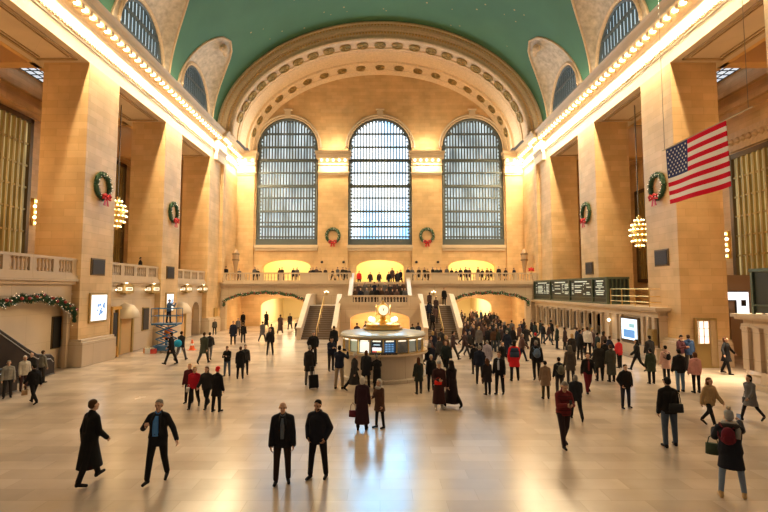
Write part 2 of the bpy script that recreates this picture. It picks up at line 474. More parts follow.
# ---------- far wall with three great windows ----------
WX = [-10.9, 0, 10.9]; WHW = [3.62, 3.75, 3.62]
SP = E+16.6
ops = []
for x, h in zip(WX, WHW): ops.append((x-h, x+h, E+5.1, SP, 3.7))
for x, h in ((-10.85, 2.8), (0, 2.75), (10.7, 2.75)): ops.append((x-h, x+h, 5.0, E+2.55, .85))
def ftop(x):
    t = min(1, abs(x)/(AI-.3)); return E+ZI+(BI-.3)*math.sqrt(max(0, 1-t*t)) if abs(x) < AI-.3 else E+16
bm = newbm()
arched_wall(bm, lambda u, z, d: (u, FARY+d, z), -HW, HW, 4.8, ftop, ops, .9)
farw = struct('wall_far', bm, STONE)
bm = newbm()
for x, h in zip(WX, WHW):
    # archivolt molding + sill
    pth = [(x-(h+.28)*math.cos(PI*i/32), FARY-.08, SP+(3.7+.28)*math.sin(PI*i/32)) for i in range(33)]
    tube(bm, pth, .14, 6)
    pth = [(x-(h+.02)*math.cos(PI*i/32), FARY-.02, SP+3.7*math.sin(PI*i/32)) for i in range(33)]
    tube(bm, pth, .1, 6)
    box(bm, x-.35, x+.35, FARY-.35, FARY, SP+3.75, SP+4.5); box(bm, x-.5, x+.5, FARY-.42, FARY, SP+4.5, SP+4.65)
    box(bm, x-h-.1, x+h+.1, FARY-.35, FARY+.3, E+4.75, E+5.1); box(bm, x-h-.0, x+h+.0, FARY-.2, FARY, E+4.45, E+4.75)
obj('window_surround', bm, PLAIN, farw)
bm = newbm()
for x in (-5.45, 5.45):
    box(bm, x-1.72, x+1.72, FARY-.3, FARY, 5.0, E+13.3)
for x in (-15.7, 15.7):
    box(bm, x-1.02, x+1.02, FARY-.3, FARY, 5.0, E+13.3)
obj('pilaster', bm, STONE, farw)
for x, w in ((-5.45, 1.72), (5.45, 1.72), (-15.7, 1.05), (15.7, 1.05)):
    bm = newbm()
    for z0, z1, o_ in ((13.3, 13.55, .12), (13.55, 13.7, .22), (13.7, 14.5, .05), (14.5, 14.65, .2), (14.65, 15.2, .12), (15.2, 15.7, .55), (15.7, 16.0, .75)):
        box(bm, x-w-o_*.5, x+w+o_*.5, FARY-.3-o_, FARY, E+z0, E+z1)
    cap = obj('capital', bm, PLAIN, farw)
    n = 5 if w > 1.5 else 3
    for i in range(n):
        put_bulb((x-w*.8+1.6*w*i/(n-1), FARY-.62, E+15.0), cap, 1.1)
bm = newbm()
for x in (-6.7, -4.2, 4.2, 6.7): ball(bm, (x, FARY-.35, E+3.1), .16, 2)
obj('dark_roundel', bm, DARKP, farw)

panes = [panemat('east_window_left_pane', ((.20, .26, .28), (.80, .93, .98)), 1.15, (1.3, 1, .25)),
         panemat('east_window_middle_pane', ((.28, .62, .98), (.95, 1, 1)), 2.7, (.35, 1, .16)),
         panemat('east_window_right_pane', ((.18, .24, .26), (.72, .86, .90)), 1.15, (1.1, 1, .3))]
for k, (x, h) in enumerate(zip(WX, WHW)):
    zb = E+5.1
    bm = newbm(); pts = [(x-h, zb)]+[(x-h*math.cos(PI*i/32), SP+3.7*math.sin(PI*i/32)) for i in range(33)]+[(x+h, zb)]
    prism_y(bm, pts, FARY+.8, FARY+.85)
    win = struct('window_%d' % (k+1), bm, panes[k])
    bm = newbm()
    pth = [(x-h+.14, FARY+.35, zb)]+[(x-(h-.14)*math.cos(PI*i/32), FARY+.35, SP+3.56*math.sin(PI*i/32)) for i in range(33)]+[(x+h-.14, FARY+.35, zb)]
    tube(bm, pth, .16, 6)
    box(bm, x-h, x+h, FARY+.1, FARY+.6, zb, zb+.75)
    obj('window_frame', bm, IRON, win)
    bm = newbm()
    n = 21
    for i in range(1, n):
        xx = x-h+2*h*i/n; t = (xx-x)/h; z1 = SP+3.7*math.sqrt(1-t*t)
        wd = .06 if k == 1 else .075
        box(bm, xx-wd, xx+wd, FARY+.3, FARY+.42, zb, z1)
    obj('mullion', bm, IRON, win)
    bm = newbm()
    for z, th_ in ((zb+1.0, .08), (zb+2.2, .12), (zb+2.7, .07), (zb+4.0, .12), (zb+5.6, .08), (zb+7.0, .17), (zb+8.6, .08), (zb+10.1, .17), (zb+11.7, .09), (zb+13.3, .08)):
        hh = h if z < SP else h*math.sqrt(max(0, 1-((z-SP)/3.7)**2))
        box(bm, x-hh, x+hh, FARY+.2, FARY+.5, z-th_, z+th_)
    obj('transom', bm, IRON, win)
    bm = newbm()       # inner ring of small panes along the frame
    for i in range(26):
        for sg in (-1, 1):
            z = zb+.9+i*.42
            if z < SP: box(bm, x+sg*(h-.55), x+sg*(h-.2), FARY+.28, FARY+.34, z, z+.16)
    for i in range(1, 24):
        a = PI*i/24; ball(bm, (x-(h-.42)*math.cos(a), FARY+.3, SP+(3.28)*math.sin(a)), .13, 1)
    obj('scrollwork', bm, IRON, win)

# lit rooms behind the balcony openings
CREAM = mat('cream_wall', (.85, .72, .42), .8)
for x, h in ((-10.85, 2.8), (0, 2.75), (10.7, 2.75)):
    bm = newbm(); box(bm, x-h-1, x+h+1, FARY+3.4, FARY+3.6, 5, 9.5); box(bm, x-h-1.1, x-h-1, FARY+.9, FARY+3.5, 5, 9.5); box(bm, x+h+1, x+h+1.1, FARY+.9, FARY+3.5, 5, 9.5)
    box(bm, x-h-1, x+h+1, FARY+.9, FARY+3.5, 9.3, 9.5)
    box(bm, x-h-1, x+h+1, FARY+.0, FARY+3.5, 4.8, 5.0)
    struct('wall_far_lobby', bm, CREAM)
    area('lobby_lamp', (x, FARY+1.6, 9.2), (math.radians(-25), 0, 0), 5.5, 1.6, 620, (1, .80, .40))

# ---------- far balcony, passages beneath ----------
passL = (-16.2, -7.9, 0, 3.0, 1.0); passR = (7.7, 15.3, 0, 3.0, 1.0)
bm = newbm()
arched_wall(bm, lambda u, z, d: (u, BALY+d, z), -HW, HW, 0, 4.75, [passL, passR, ], .6)
balc = struct('wall_far_lower', bm, MARBLE)
bm = newbm(); box(bm, -HW, HW, BALY-.25, BALY+.1, 4.6, 4.8); box(bm, -HW, HW, BALY-.4, BALY+.1, 4.8, 5.05)
box(bm, -HW, -3.3, BALY, FARY+.05, 4.85, 5.0); box(bm, 3.3, HW, BALY, FARY+.05, 4.85, 5.0); box(bm, -3.3, 3.3, BALY+1.2, FARY, 4.85, 5.0)
obj('balcony_deck', bm, MARBLE, balc)
for o_ in (passL, passR):
    pass
# balusters
b0 = newbm(); lathe(b0, [(.075, 0), (.075, .05), (.045, .09), (.085, .25), (.05, .48), (.04, .56), (.075, .62), (.075, .66)], n=8)
balu = obj('baluster', b0, MARBLE, smooth=True); balu_first = True
def baluster(p, parent, sz=1.0):
    global balu_first
    if balu_first: o = balu; balu_first = False
    else: o = balu.copy(); C.objects.link(o)
    o.parent = parent; o.location = p; o.scale = (1, 1, sz)
def balustrade(label, groups, solids, fn, z0, parent_rail, n_per=.26, h=.95, name='balustrade'):
    """fn(u)->(x,y,along x?)"""
    pass
bal = thing('balustrade', 'pale stone balustrade across the far balcony left of the stair gap', 'balustrade')
def far_balustrade(t, x0, x1, blocks, pillars):
    bm = newbm(); box(bm, x0, x1, BALY-.28, BALY+.05, 5.88, 6.02); box(bm, x0, x1, BALY-.25, BALY+.02, 5.05, 5.2); obj('rail', bm, MARBLE, t)
    bm = newbm()
    bm.free()
    for a, b in blocks: bm = newbm(); box(bm, a, b, BALY-.24, BALY+.01, 5.2, 5.88); obj('solid_panel', bm, MARBLE, t)
    for a, b in pillars:
        n = max(1, int((b-a)/.3))
        for i in range(n): baluster((a+(b-a)*(i+.5)/n, BALY-.12, 5.2), t, 1.03)
far_balustrade(bal, -HW+.3, -2.9, [(-HW+.3, -16.2), (-14.6, -14.2), (-12.6, -12.2), (-10.6, -10.2), (-8.4, -5.4), (-3.4, -2.9)], [(-16.2, -14.6), (-14.2, -12.6), (-12.2, -10.6), (-10.2, -8.4), (-5.4, -3.4)])
bal = thing('balustrade', 'pale stone balustrade across the far balcony right of the stair gap', 'balustrade')
far_balustrade(bal, 2.6, HW-.3, [(2.6, 3.4), (5.4, 8.2), (10.0, 10.4), (12, 12.4), (14, 14.4), (16, HW-.3)], [(3.4, 5.4), (8.2, 10), (10.4, 12), (12.4, 14), (14.4, 16)])

# passages: vestibule walls, inner arch and lit corridor
for s, (xa, xb) in ((-1, (-16.2, -7.9)), (1, (7.7, 15.3))):
    side = 'left' if s < 0 else 'right'
    ia, ib = (-13.9, -8.6) if s < 0 else (8.8, 13.0)
    bm = newbm()
    box(bm, xa-.5, xa, BALY+.6, 55, 0, 4.8); box(bm, xb, xb+.5, BALY+.6, 55, 0, 4.8); box(bm, xa, xb, BALY+.6, 55, 4.3, 4.8)
    arched_wall(bm, lambda u, z, d: (u, 55+d, z), xa, xb, 0, 4.8, [(ia, ib, 0, 2.3, .95)], .5)
    struct('wall_%s_passage' % side, bm, STONE)
    bm = newbm()
    box(bm, ia-.6, ia-.4, 55.5, 70, 0, 4.5); box(bm, ib+.4, ib+.6, 55.5, 70, 0, 4.5); box(bm, ia-.6, ib+.6, 55.5, 70, 3.8, 4.5)
    box(bm, ia-.6, ib+.6, 70, 70.3, 0, 4.5)
    struct('wall_%s_corridor' % side, bm, CREAM)
    area('corridor_lamp', ((ia+ib)/2, 60, 3.7), (0, 0, 0), 3, 9, 850, (1, .80, .5))
    area('vestibule_lamp', ((xa+xb)/2, 52.3, 4.2), (0, 0, 0), 5, 2, 300, (1, .75, .42))

# brass plaque, shop windows beside the passages
def panel_y(name, label, cat, px0, px1, py0, py1, Y, m, fm=BRONZE, d=.08):
    a = on_y(px0, py1, Y); b = on_y(px1, py0, Y)
    bm = newbm(); box(bm, a.x, b.x, Y-d, Y, a.z, b.z); t = obj(name, bm, fm); tag(t, label, cat)
    bm = newbm(); w = .08*(b.x-a.x); box(bm, a.x+w, b.x-w, Y-d-.02, Y-d, a.z+w, b.z-w); obj('panel', bm, m, t)
    return t
bm = newbm(); box(bm, HW*-1+.0, -HW+.1, 47.6, 48.5, 1.2, 2.4)
tag(obj('wall_plaque', bm, BRONZEL), 'brass plaque on the wall left of the left garlanded passage', 'plaque')

# ---------- central landing and stairs ----------
bm = newbm()
arched_wall(bm, lambda u, z, d: (u, 44.0+d, z), -3.9, 3.9, 0, 3.0, [(-2.75, 2.75, 0, 1.45, .75)], .5)
box(bm, -3.9, -3.4, 44.5, 48.5, 0, 2.7); box(bm, 3.4, 3.9, 44.5, 48.5, 0, 2.7)
box(bm, -3.9, 3.9, 44.5, BALY, 2.55, 2.7); box(bm, -6.9, -3.9, 45.5, BALY, 2.4, 2.7); box(bm, 3.9, 6.9, 45.5, BALY, 2.4, 2.7)
st = tag(obj('stair_landing', bm, MARBLE), 'pale marble landing block with a lit arch beneath, between the two stair flights', 'landing')
# landing parapet with shoulders
bm = newbm()
box(bm, -2.6, 2.6, 43.95, 44.2, 3.55, 3.72); box(bm, -2.6, 2.6, 43.95, 44.2, 2.7, 3.08)
box(bm, -.15, .15, 43.95, 44.2, 3.08, 3.55)
for s in (-1, 1):
    prism_y(bm, [(s*2.55, 2.7), (s*2.55, 3.72), (s*3.2, 3.7), (s*3.6, 3.5), (s*3.85, 3.1), (s*3.9, 2.7)], 43.95, 44.35)
obj('parapet', bm, MARBLE, st)
for i in range(8):
    for s in (-1, 1): baluster((s*(.3+i*.3), 44.07, 3.08), st, .71)
area('arch_lamp', (0, 46, 2.45), (0, 0, 0), 5, 2.5, 420, (1, .68, .34))
bm = newbm(); box(bm, -3.4, 3.4, 48.3, 48.5, 0, 2.5); obj('back_wall', bm, STONE, st)
for s, side in ((-1, 'left'), (1, 'right')):
    x0, x1 = s*3.9, s*6.9
    t = thing('staircase', f'broad marble stair flight rising on the {side} side of the landing block', 'staircase')
    bm = newbm()
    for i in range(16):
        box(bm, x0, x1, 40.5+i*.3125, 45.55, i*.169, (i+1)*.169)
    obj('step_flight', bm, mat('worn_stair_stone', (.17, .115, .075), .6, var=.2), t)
    for x, nm in ((x0, 'inner'), (x1, 'outer')):
        bm = newbm(); w = .16
        prism_x(bm, [(40.1, 0), (40.1, .95), (40.5, 1.05), (45.4, 3.62), (46.0, 3.7), (46.0, 0)], x-w, x+w)
        obj('stair_parapet', bm, MARBLE, t, bevel=.03)
        bm = newbm()
        prism_x(bm, [(40.0, .95), (40.0, 1.05), (40.5, 1.16), (45.4, 3.73), (46.0, 3.82), (46.0, 3.7), (45.4, 3.62), (40.5, 1.05)], x-w-.06, x+w+.06)
        obj('coping', bm, PLAIN, t)
    bm = newbm(); xm = (x0+x1)/2
    tube(bm, [(xm, 40.4, .0), (xm, 40.4, .95), (xm, 45.4, 3.6), (xm, 45.4, 2.7)], .035, 6)
    for i in range(1, 5): tube(bm, [(xm, 40.4+i, i*.54), (xm, 40.4+i, .95+i*.53)], .025, 6)
    obj('handrail', bm, GOLD, t)
    # landing outer parapet, then wall lamps
    bm = newbm(); box(bm, x1-.16, x1+.16, 46.0, BALY, 0, 3.7); box(bm, x1-.22, x1+.22, 46, BALY, 3.7, 3.82); obj('landing_parapet', bm, MARBLE, t)
    t = thing('wall_lamp', f'small glowing lamp cluster on the wall above the {side} stair flight', 'lamp', (s*5.6, BALY-.12, 3.9))
    bm = newbm(); tube(bm, [(0, .1, -.1), (0, -.1, -.1), (0, -.14, 0)], .03, 6); box(bm, -.12, .12, .05, .12, -.25, .05); obj('bracket', bm, BRONZEL, t)
    for k in (-1, 0, 1): put_bulb((k*.17, -.15, .08+.08*(k == 0)), t, .45)
# upper centre flight
t = thing('staircase', 'upper stair flight in the middle, crowded with people, up to the balcony', 'staircase')
bm = newbm()
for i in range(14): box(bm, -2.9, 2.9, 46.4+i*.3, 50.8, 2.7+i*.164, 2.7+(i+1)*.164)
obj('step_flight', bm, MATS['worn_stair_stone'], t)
for s in (-1, 1):
    bm = newbm(); prism_x(bm, [(46.2, 2.7), (46.2, 3.6), (49.9, 5.9), (50.6, 6.02), (50.6, 2.7)], s*2.9-.15*s, s*3.15); obj('stair_parapet', bm, MARBLE, t)

# wreaths etc. are built further down
# ---------- left lower wall with openings ----------
LX = -17.2
lower = {  # bay start, end, openings
    2: (19.7, 26.3, [(20.1, 26.0, 0, 2.85, 1.1)]),
    3: (29.4, 36.0, [(30.9, 33.0, 0, 2.2, .95)]),
    4: (39.0, 45.6, [(40.0, 41.8, 0, 2.2, .9), (43.2, 45.0, 0, 2.2, .9)]),
    1: (10.1, 16.7, [])}
for k, (a, b, ops_) in lower.items():
    bm = newbm()
    arched_wall(bm, lambda u, z, d: (LX-d, u, z), a, b, 0, 4.7, ops_, .55 if k != 2 else .2)
    lw = struct('wall_left_lower', bm, MARBLE)
    bm = newbm(); box(bm, LX-.1, LX+.2, a, b, 4.55, 4.72); box(bm, LX-.1, LX+.38, a, b, 4.72, 4.85); box(bm, LX-.1, LX+.3, a, b, 4.85, 5.05)
    box(bm, LX-.05, LX+.06, a, b, 3.98, 4.06)
    obj('wall_cornice', bm, MARBLE, lw)
    bm = newbm(); box(bm, LX-9.4, LX, a-3.1, b, 4.7, 4.98); obj('gallery_deck', bm, MARBLE, lw)
    bt = thing('balustrade', {1: 'pale stone balustrade over the left wall, foremost hidden stretch', 2: 'pale stone balustrade over the escalator arch at the left edge', 3: 'pale stone balustrade on the left gallery between nearest and middle piers',
               4: 'pale stone balustrade on the left gallery between middle and farthest piers'}[k], 'balustrade')
    bm = newbm(); box(bm, LX-.08, LX+.24, a, b, 5.86, 6.0); box(bm, LX-.06, LX+.22, a, b, 5.05, 5.2); obj('rail', bm, MARBLE, bt)
    w = (b-a); st_ = [a, a+w*.22, a+w*.28, a+w*.47, a+w*.53, a+w*.72, a+w*.78, b]
    for (p, q) in ((a, a+.35), (st_[1], st_[2]), (st_[3], st_[4]), (st_[5], st_[6]), (b-.35, b)):
        bm = newbm(); box(bm, LX-.04, LX+.2, p, q, 5.2, 5.86); obj('solid_panel', bm, MARBLE, bt)
    for (p, q) in ((a+.35, st_[1]), (st_[2], st_[3]), (st_[4], st_[5]), (st_[6], b-.35)):
        for i in range(5): baluster((LX+.08, p+(q-p)*(i+.5)/5, 5.2), bt)
# recess behind the doors
bm = newbm(); box(bm, LX-2.6, LX-2.4, 29.4, 46, 0, 4.7); box(bm, LX-5.2, LX-5.0, 14, 29.4, 0, 4.7); box(bm, LX-5, LX-.5, 26.8, 27.0, 0, 4.7); struct('wall_left_recess', bm, STONE)
area('escalator_hall_lamp', (LX-2.2, 23.5, 4.55), (0, 0, 0), 1.5, 5, 150, (1, .72, .38))
area('gate_recess_lamp', (LX-1.2, 37.5, 4.5), (0, 0, 0), 1, 14, 130, (1, .75, .42))
# right lower: passage walls behind the booths
bm = newbm(); box(bm, 20.0, 20.3, 29.4, 49, 0, 4.4)
box(bm, 17.0, 20.3, 29.4, 49, 3.0, 3.15); struct('wall_right_lower', bm, STONE)

# ---------- aisle grille windows ----------
GLOW = panemat('amber_grille_glass', ((.20, .12, .03), (.80, .58, .22)), .62, (1, 1.2, .3))
for s, side, z0, z1 in ((-1, 'left', 2.6, 12.4), (1, 'right', 1.0, 9.6)):
    for (a, b, wd) in ((30.0, 34.4, 'near'), (44.2, 47.4, 'far'), (20.6, 24.9, 'fore')):
        bm = newbm(); box(bm, s*26.35, s*26.5, a, b, E+z0, E+z1); w = struct('window_%d' % wn, bm, GLOW); wn += 1
        bm = newbm(); x = s*26.3
        for (p, q, r, t_) in ((a-.3, a, z0-.3, z1+.3), (b, b+.3, z0-.3, z1+.3), (a-.3, b+.3, z0-.35, z0), (a-.3, b+.3, z1, z1+.35)):
            box(bm, s*26.5, s*26.1, p, q, E+r, E+t_)
        obj('window_frame', bm, BRONZE, w)
        bm = newbm(); n = 9
        for i in range(1, n): box(bm, s*26.35, s*26.15, a+(b-a)*i/n-.08, a+(b-a)*i/n+.08, E+z0, E+z1)
        for i in range(1, 6): box(bm, s*26.35, s*26.2, a, b, E+z0+(z1-z0)*i/6-.07, E+z0+(z1-z0)*i/6+.07)
        obj('grille', bm, BRONZEL, w)
    # carved frieze over the window
    bm = newbm(); box(bm, s*26.3, s*26.5, 29.6, 34.8, E+z1+.6, E+z1+2.0 if s > 0 else E+z1+.65)
    if s > 0:
        for i in range(9): 
            bmesh.ops.create_icosphere(bm, subdivisions=1, radius=.26, matrix=Matrix.Translation((s*26.25, 30.0+i*.55, E+z1+1.3)))
    struct('trim_%d' % (50+s), bm, ORN)
# ================= THINGS =================
# ---------- information kiosk ----------
KX, KY = .15, 23.65
k = thing('information_kiosk', 'round marble information kiosk with glass ring of screens, middle of the hall', 'kiosk', (KX, KY, 0))
KM = blockmat('kiosk_marble', (.55, .47, .38), (.50, .42, .33), (.30, .24, .18), 1.4, 3, rough=.25, noise=.12)
bm = newbm(); lathe(bm, [(2.12, 0), (2.12, .14), (2.0, .18), (1.98, 1.16), (2.06, 1.2)], n=64); obj('base', bm, KM, k)
bm = newbm(); lathe(bm, [(1.98, 1.2), (2.2, 1.22), (2.22, 1.27), (2.2, 1.33), (1.7, 1.34)], n=64); obj('counter', bm, MARBLE, k)
bm = newbm(); lathe(bm, [(2.08, 1.29), (2.08, 1.36), (2.2, 1.36), (2.2, 1.335)], n=64); obj('brass_sill', bm, GOLD, k)
bm = newbm(); lathe(bm, [(1.9, 1.95), (2.08, 1.98), (2.12, 2.1), (2.05, 2.18), (1.6, 2.24), (.6, 2.32), (.0, 2.34)], n=64); obj('roof', bm, mat('kiosk_roof_glass', (.50, .53, .52), .25), k)
bm = newbm(); lathe(bm, [(1.93, 1.98), (2.1, 1.975), (2.13, 2.04)], n=64); obj('roof_rim', bm, BRONZEL, k)
bm = newbm(); lathe(bm, [(1.5, .0), (1.5, 1.95)], n=40); obj('inner_drum', bm, mat('kiosk_interior', (.10, .11, .10), .6), k)
screens = [((.75, .72, .6), .8), ((.85, .85, .8), 1.3), ((.05, .07, .10), .2), ((.04, .10, .20), .3), ((.10, .10, .10), .2), ((.55, .6, .55), .5)]
NP = 20
for i in range(NP):
    a = -PI/2+(i+.5)*2*PI/NP-PI
    # mullion between panels
    am = a+PI/NP
    bm = newbm(); box(bm, -.03, .03, -.03, .03, 1.34, 1.97); o = obj('glazing_bar', bm, GOLD, k); o.location = (1.98*math.cos(am), 1.98*math.sin(am), 0); o.rotation_euler = (0, 0, am)
    dirn = math.degrees(a) % 360
    col, es = screens[i % 6]
    if 180 <= dirn <= 360:
        j = int((dirn-180)/18)
        col, es = [((.10, .09, .07), .1), ((.20, .19, .15), .15), ((.45, .50, .36), .45), ((.95, .95, .85), 1.0), ((.03, .05, .08), .1), ((.03, .10, .22), .3), ((.12, .12, .11), .15), ((.30, .34, .30), .3), ((.15, .15, .13), .2), ((.1, .1, .1), .1)][j]
    bm = newbm(); box(bm, -.02, .02, -.26, .26, 1.38, 1.86)
    o = obj('display_panel', bm, mat('display_%d' % (i if not (180 <= dirn <= 360) else 100+j), col, .3, 0, col, es), k); o.location = (1.86*math.cos(a), 1.86*math.sin(a), 0); o.rotation_euler = (0, 0, a)
    if 180 <= dirn <= 360 and j == 4:
        for (y0, y1, z0, z1, c) in ((-.21, .21, 1.47, 1.62, (.95, .95, .95)), (-.21, -.02, 1.41, 1.46, (.85, .12, .08)), (.0, .21, 1.41, 1.46, (.9, .6, .1)), (-.15, .15, 1.72, 1.76, (.5, .7, .8))):
            bm = newbm(); box(bm, .02, .03, y0, y1, z0, z1); s2 = obj('screen_block', bm, mat('screen_%.2f_%.2f' % (c[1], z0), c, .4, 0, c, 1.2), o)
    if 180 <= dirn <= 360 and j == 5:
        for r_ in range(4):
            for c_ in range(3):
                bm = newbm(); box(bm, .02, .03, -.2+c_*.14, -.1+c_*.14, 1.43+r_*.1, 1.48+r_*.1); obj('screen_block', bm, mat('screen_blue', (.15, .35, .6), .4, 0, (.2, .45, .8), .8), o)
    bm = newbm(); box(bm, -.05, .05, -.18, .18, 1.885, 1.93); o = obj('tube_lamp', bm, LAMPW, k); o.location = (1.93*math.cos(a), 1.93*math.sin(a), 0); o.rotation_euler = (0, 0, a)
bm = newbm(); lathe(bm, [(1.99, 1.36), (1.99, 1.96)], n=48)
gm = bpy.data.materials.new('clear_glass'); gm.use_nodes = True; nt = gm.node_tree
tr = nt.nodes.new('ShaderNodeBsdfTransparent'); gl = nt.nodes.new('ShaderNodeBsdfGlossy'); gl.inputs['Roughness'].default_value = .05; mxs = nt.nodes.new('ShaderNodeMixShader'); mxs.inputs[0].default_value = .12
nt.links.new(tr.outputs[0], mxs.inputs[1]); nt.links.new(gl.outputs[0], mxs.inputs[2]); nt.links.new(mxs.outputs[0], nt.nodes['Material Output'].inputs[0])
obj('glass_ring', bm, gm, k)
for i in range(5):
    a = -PI/2+(i-2)*.12
    bm = newbm(); box(bm, -.09, .09, -.12, .12, 1.335, 1.40); o = obj('leaflet_holder', bm, DARKP, k); o.location = (2.0*math.cos(a)*.0, 0, 0); o.location = (2.11*math.cos(a), 2.11*math.sin(a), 0); o.rotation_euler = (0, 0, a)
# brass clock on top
t = thing('kiosk_clock', 'four-faced brass clock on the roof of the round kiosk', 'clock', (KX, KY, 2.33))
bm = newbm(); lathe(bm, [(.98, 0), (.98, .07), (.85, .09), (.85, .2), (.90, .24), (.80, .27), (.35, .30), (.22, .40), (.16, .46), (.2, .52), (.13, .56), (.11, .64), (.17, .66)], n=24); obj('base', bm, GOLD, t)
bm = newbm(); ball(bm, (0, 0, .93), .32, 3, (1, 1, 1)); box(bm, -.26, .26, -.26, .26, .70, 1.16); obj('clock_body', bm, GOLD, t, bevel=.02)
for q in range(4):
    a = q*PI/2+math.radians(4)
    bm = newbm(); lathe(bm, [(.0, .0), (.25, .0), (.25, .03), (.0, .035)], n=24)
    o = obj('clock_face', bm, mat('opal_clock_glass', (1, .95, .8), .3, 0, (1, .93, .68), .7), t); o.location = (.32*math.sin(a), -.32*math.cos(a), .93); o.rotation_euler = (PI/2, 0, a)
    bm = newbm(); tube(bm, [(.265*math.cos(x*PI/12), .265*math.sin(x*PI/12), .02) for x in range(24)], .03, 6, closed=True); obj('bezel', bm, GOLD, o)
    bm = newbm(); box(bm, -.012, .012, -.03, .15, .036, .045); ob = obj('minute_hand', bm, BLACK, o); ob.rotation_euler = (0, 0, math.radians(20))
    bm = newbm(); box(bm, -.016, .016, -.03, .10, .036, .045); ob = obj('hour_hand', bm, BLACK, o); ob.rotation_euler = (0, 0, math.radians(-20))
bm = newbm(); lathe(bm, [(.14, 1.2), (.16, 1.25), (.07, 1.29), (.08, 1.35), (.0, 1.43)], n=12); obj('acorn_finial', bm, GOLD, t)
for (x, y) in ((-.5, -.3), (.5, -.3), (-.62, .3), (.62, .3)):
    bm = newbm(); tube(bm, [(x, y, .2), (x, y, .36)], .03, 6); la = obj('lamp_stem', bm, GOLD, t)
    bm = newbm(); ball(bm, (x, y, .46), .14, 2); obj('lamp_globe', bm, mat('kiosk_globe', (1, .9, .7), .4, 0, (1, .82, .5), 1.8), la, smooth=True)
point('kiosk_glow', (KX, KY-1.2, 3.4), 8, (1, .8, .5), .2)

# ---------- ticket booth row on the right ----------
BX = 16.0
def booth(name, label, y0, y1, arches, mat_=MARBLE):
    t = thing(name, label, 'ticket booth', (0, 0, 0))
    bm = newbm()
    arched_wall(bm, lambda u, z, d: (BX+.25+d, u, z), y0, y1, 0, 2.75, [(a, b, zb, zs, r) for a, b, zb, zs, r in arches], .1)
    box(bm, BX+.25, 17.8, y0-.0, y0+.15, 0, 2.75); box(bm, BX+.25, 17.8, y1-.15, y1, 0, 2.75)
    obj('front_wall', bm, mat_, t)
    bm = newbm()
    for (z0, z1, o_) in ((2.62, 2.74, .12), (2.74, 2.95, .05), (2.95, 3.05, .3), (3.05, 3.22, .42)):
        box(bm, BX+.25-o_, 17.9, y0-o_, y1+.1, z0, z1)
    obj('cornice', bm, mat_, t)
    bm = newbm(); box(bm, BX-.1, BX+.3, y0-.15, y1, 0, .22); box(bm, BX, BX+.3, y0-.1, y1, .22, .75); box(bm, BX-.06, BX+.3, y0-.14, y1, .75, .85)
    obj('plinth', bm, mat_, t)
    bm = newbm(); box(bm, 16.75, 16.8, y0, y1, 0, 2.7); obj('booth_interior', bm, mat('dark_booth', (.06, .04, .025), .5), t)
    return t
arches = [(34.6+i*1.42, 35.6+i*1.42, .95, 2.25, .25) for i in range(10)]
bt = booth('ticket_booth_row', 'long row of arched marble ticket windows along the right wall, under the departure board', 27.6, 49.3, arches)
def pilaster(y, par, w=.14, z1=2.62):
    bm = newbm(); lathe(bm, [(w, .85), (w, .93), (w*.75, .98), (w*.7, z1-.2), (w*.85, z1-.12), (w, z1-.1), (w, z1)], BX+.12, y, 0, 10); return obj('half_column', bm, MARBLE, par, smooth=True)
for i in range(11):
    pilaster(34.4+i*1.42, bt)
for y in (27.9, 28.5, 29.1, 31.7, 32.3, 33.4): 
    bm = newbm(); box(bm, BX+.08, BX+.3, y-.14, y+.14, .85, 2.62); obj('flat_pilaster', bm, MARBLE, bt)
for y in (33.0,):
    put_bulb((BX-.05, y, 2.15), bt, .8)
for i in range(10):
    bm = newbm()
    yy = 35.1+i*1.42
    for j in range(4): box(bm, BX+.5, BX+.54, yy-.45+j*.3, yy-.42+j*.3, .95, 2.3)
    bm.free()
# lit screen between pilasters
t = thing('video_screen', 'bright blue-white advertising screen in the ticket row beside the near pilasters', 'screen')
bm = newbm(); box(bm, BX+.0, BX+.25, 29.35, 31.5, .95, 2.5); obj('bezel', bm, BRONZE, t)
bm = newbm(); box(bm, BX-.02, BX, 29.5, 31.35, 1.08, 2.38); obj('display', bm, mat('lit_screen', (.8, .9, 1), .3, 0, (.62, .82, 1), 1.5), t)
bm = newbm(); box(bm, BX-.03, BX-.02, 29.75, 31.1, 1.2, 1.7); obj('image_block', bm, mat('screen_image', (.1, .3, .6), .3, 0, (.15, .35, .8), .7), t)
bm = newbm(); box(bm, BX-.03, BX-.02, 29.75, 30.4, 1.85, 2.1); obj('image_block', bm, mat('screen_image_b', (.3, .5, .5), .3, 0, (.3, .6, .7), .7), t)
bm = newbm(); box(bm, BX+.0, BX+.22, 27.75, 28.35, 1.0, 1.95); box(bm, BX-.05, BX, 27.8, 28.3, 1.1, 1.85)
tag(obj('brass_cabinet', bm, BRONZEL), 'brass wall box right of the blue-white advertising screen', 'box')
# brass guard rail on top of the booth
t = thing('brass_rail', 'open brass guard rail on top of the ticket booths beside the departure board', 'railing')
bm = newbm()
for z in (3.5, 3.85, 4.3): tube(bm, [(BX+.1, 28.2, z), (BX+.1, 32.9, z)], .025, 6); tube(bm, [(BX+.1, 28.2, z), (17.5, 28.2, z)], .025, 6)
obj('bar', bm, GOLD, t)
for y in (28.2, 29.8, 31.4, 32.9):
    bm = newbm(); tube(bm, [(BX+.1, y, 3.2), (BX+.1, y, 4.32)], .03, 6); obj('post', bm, GOLD, t)

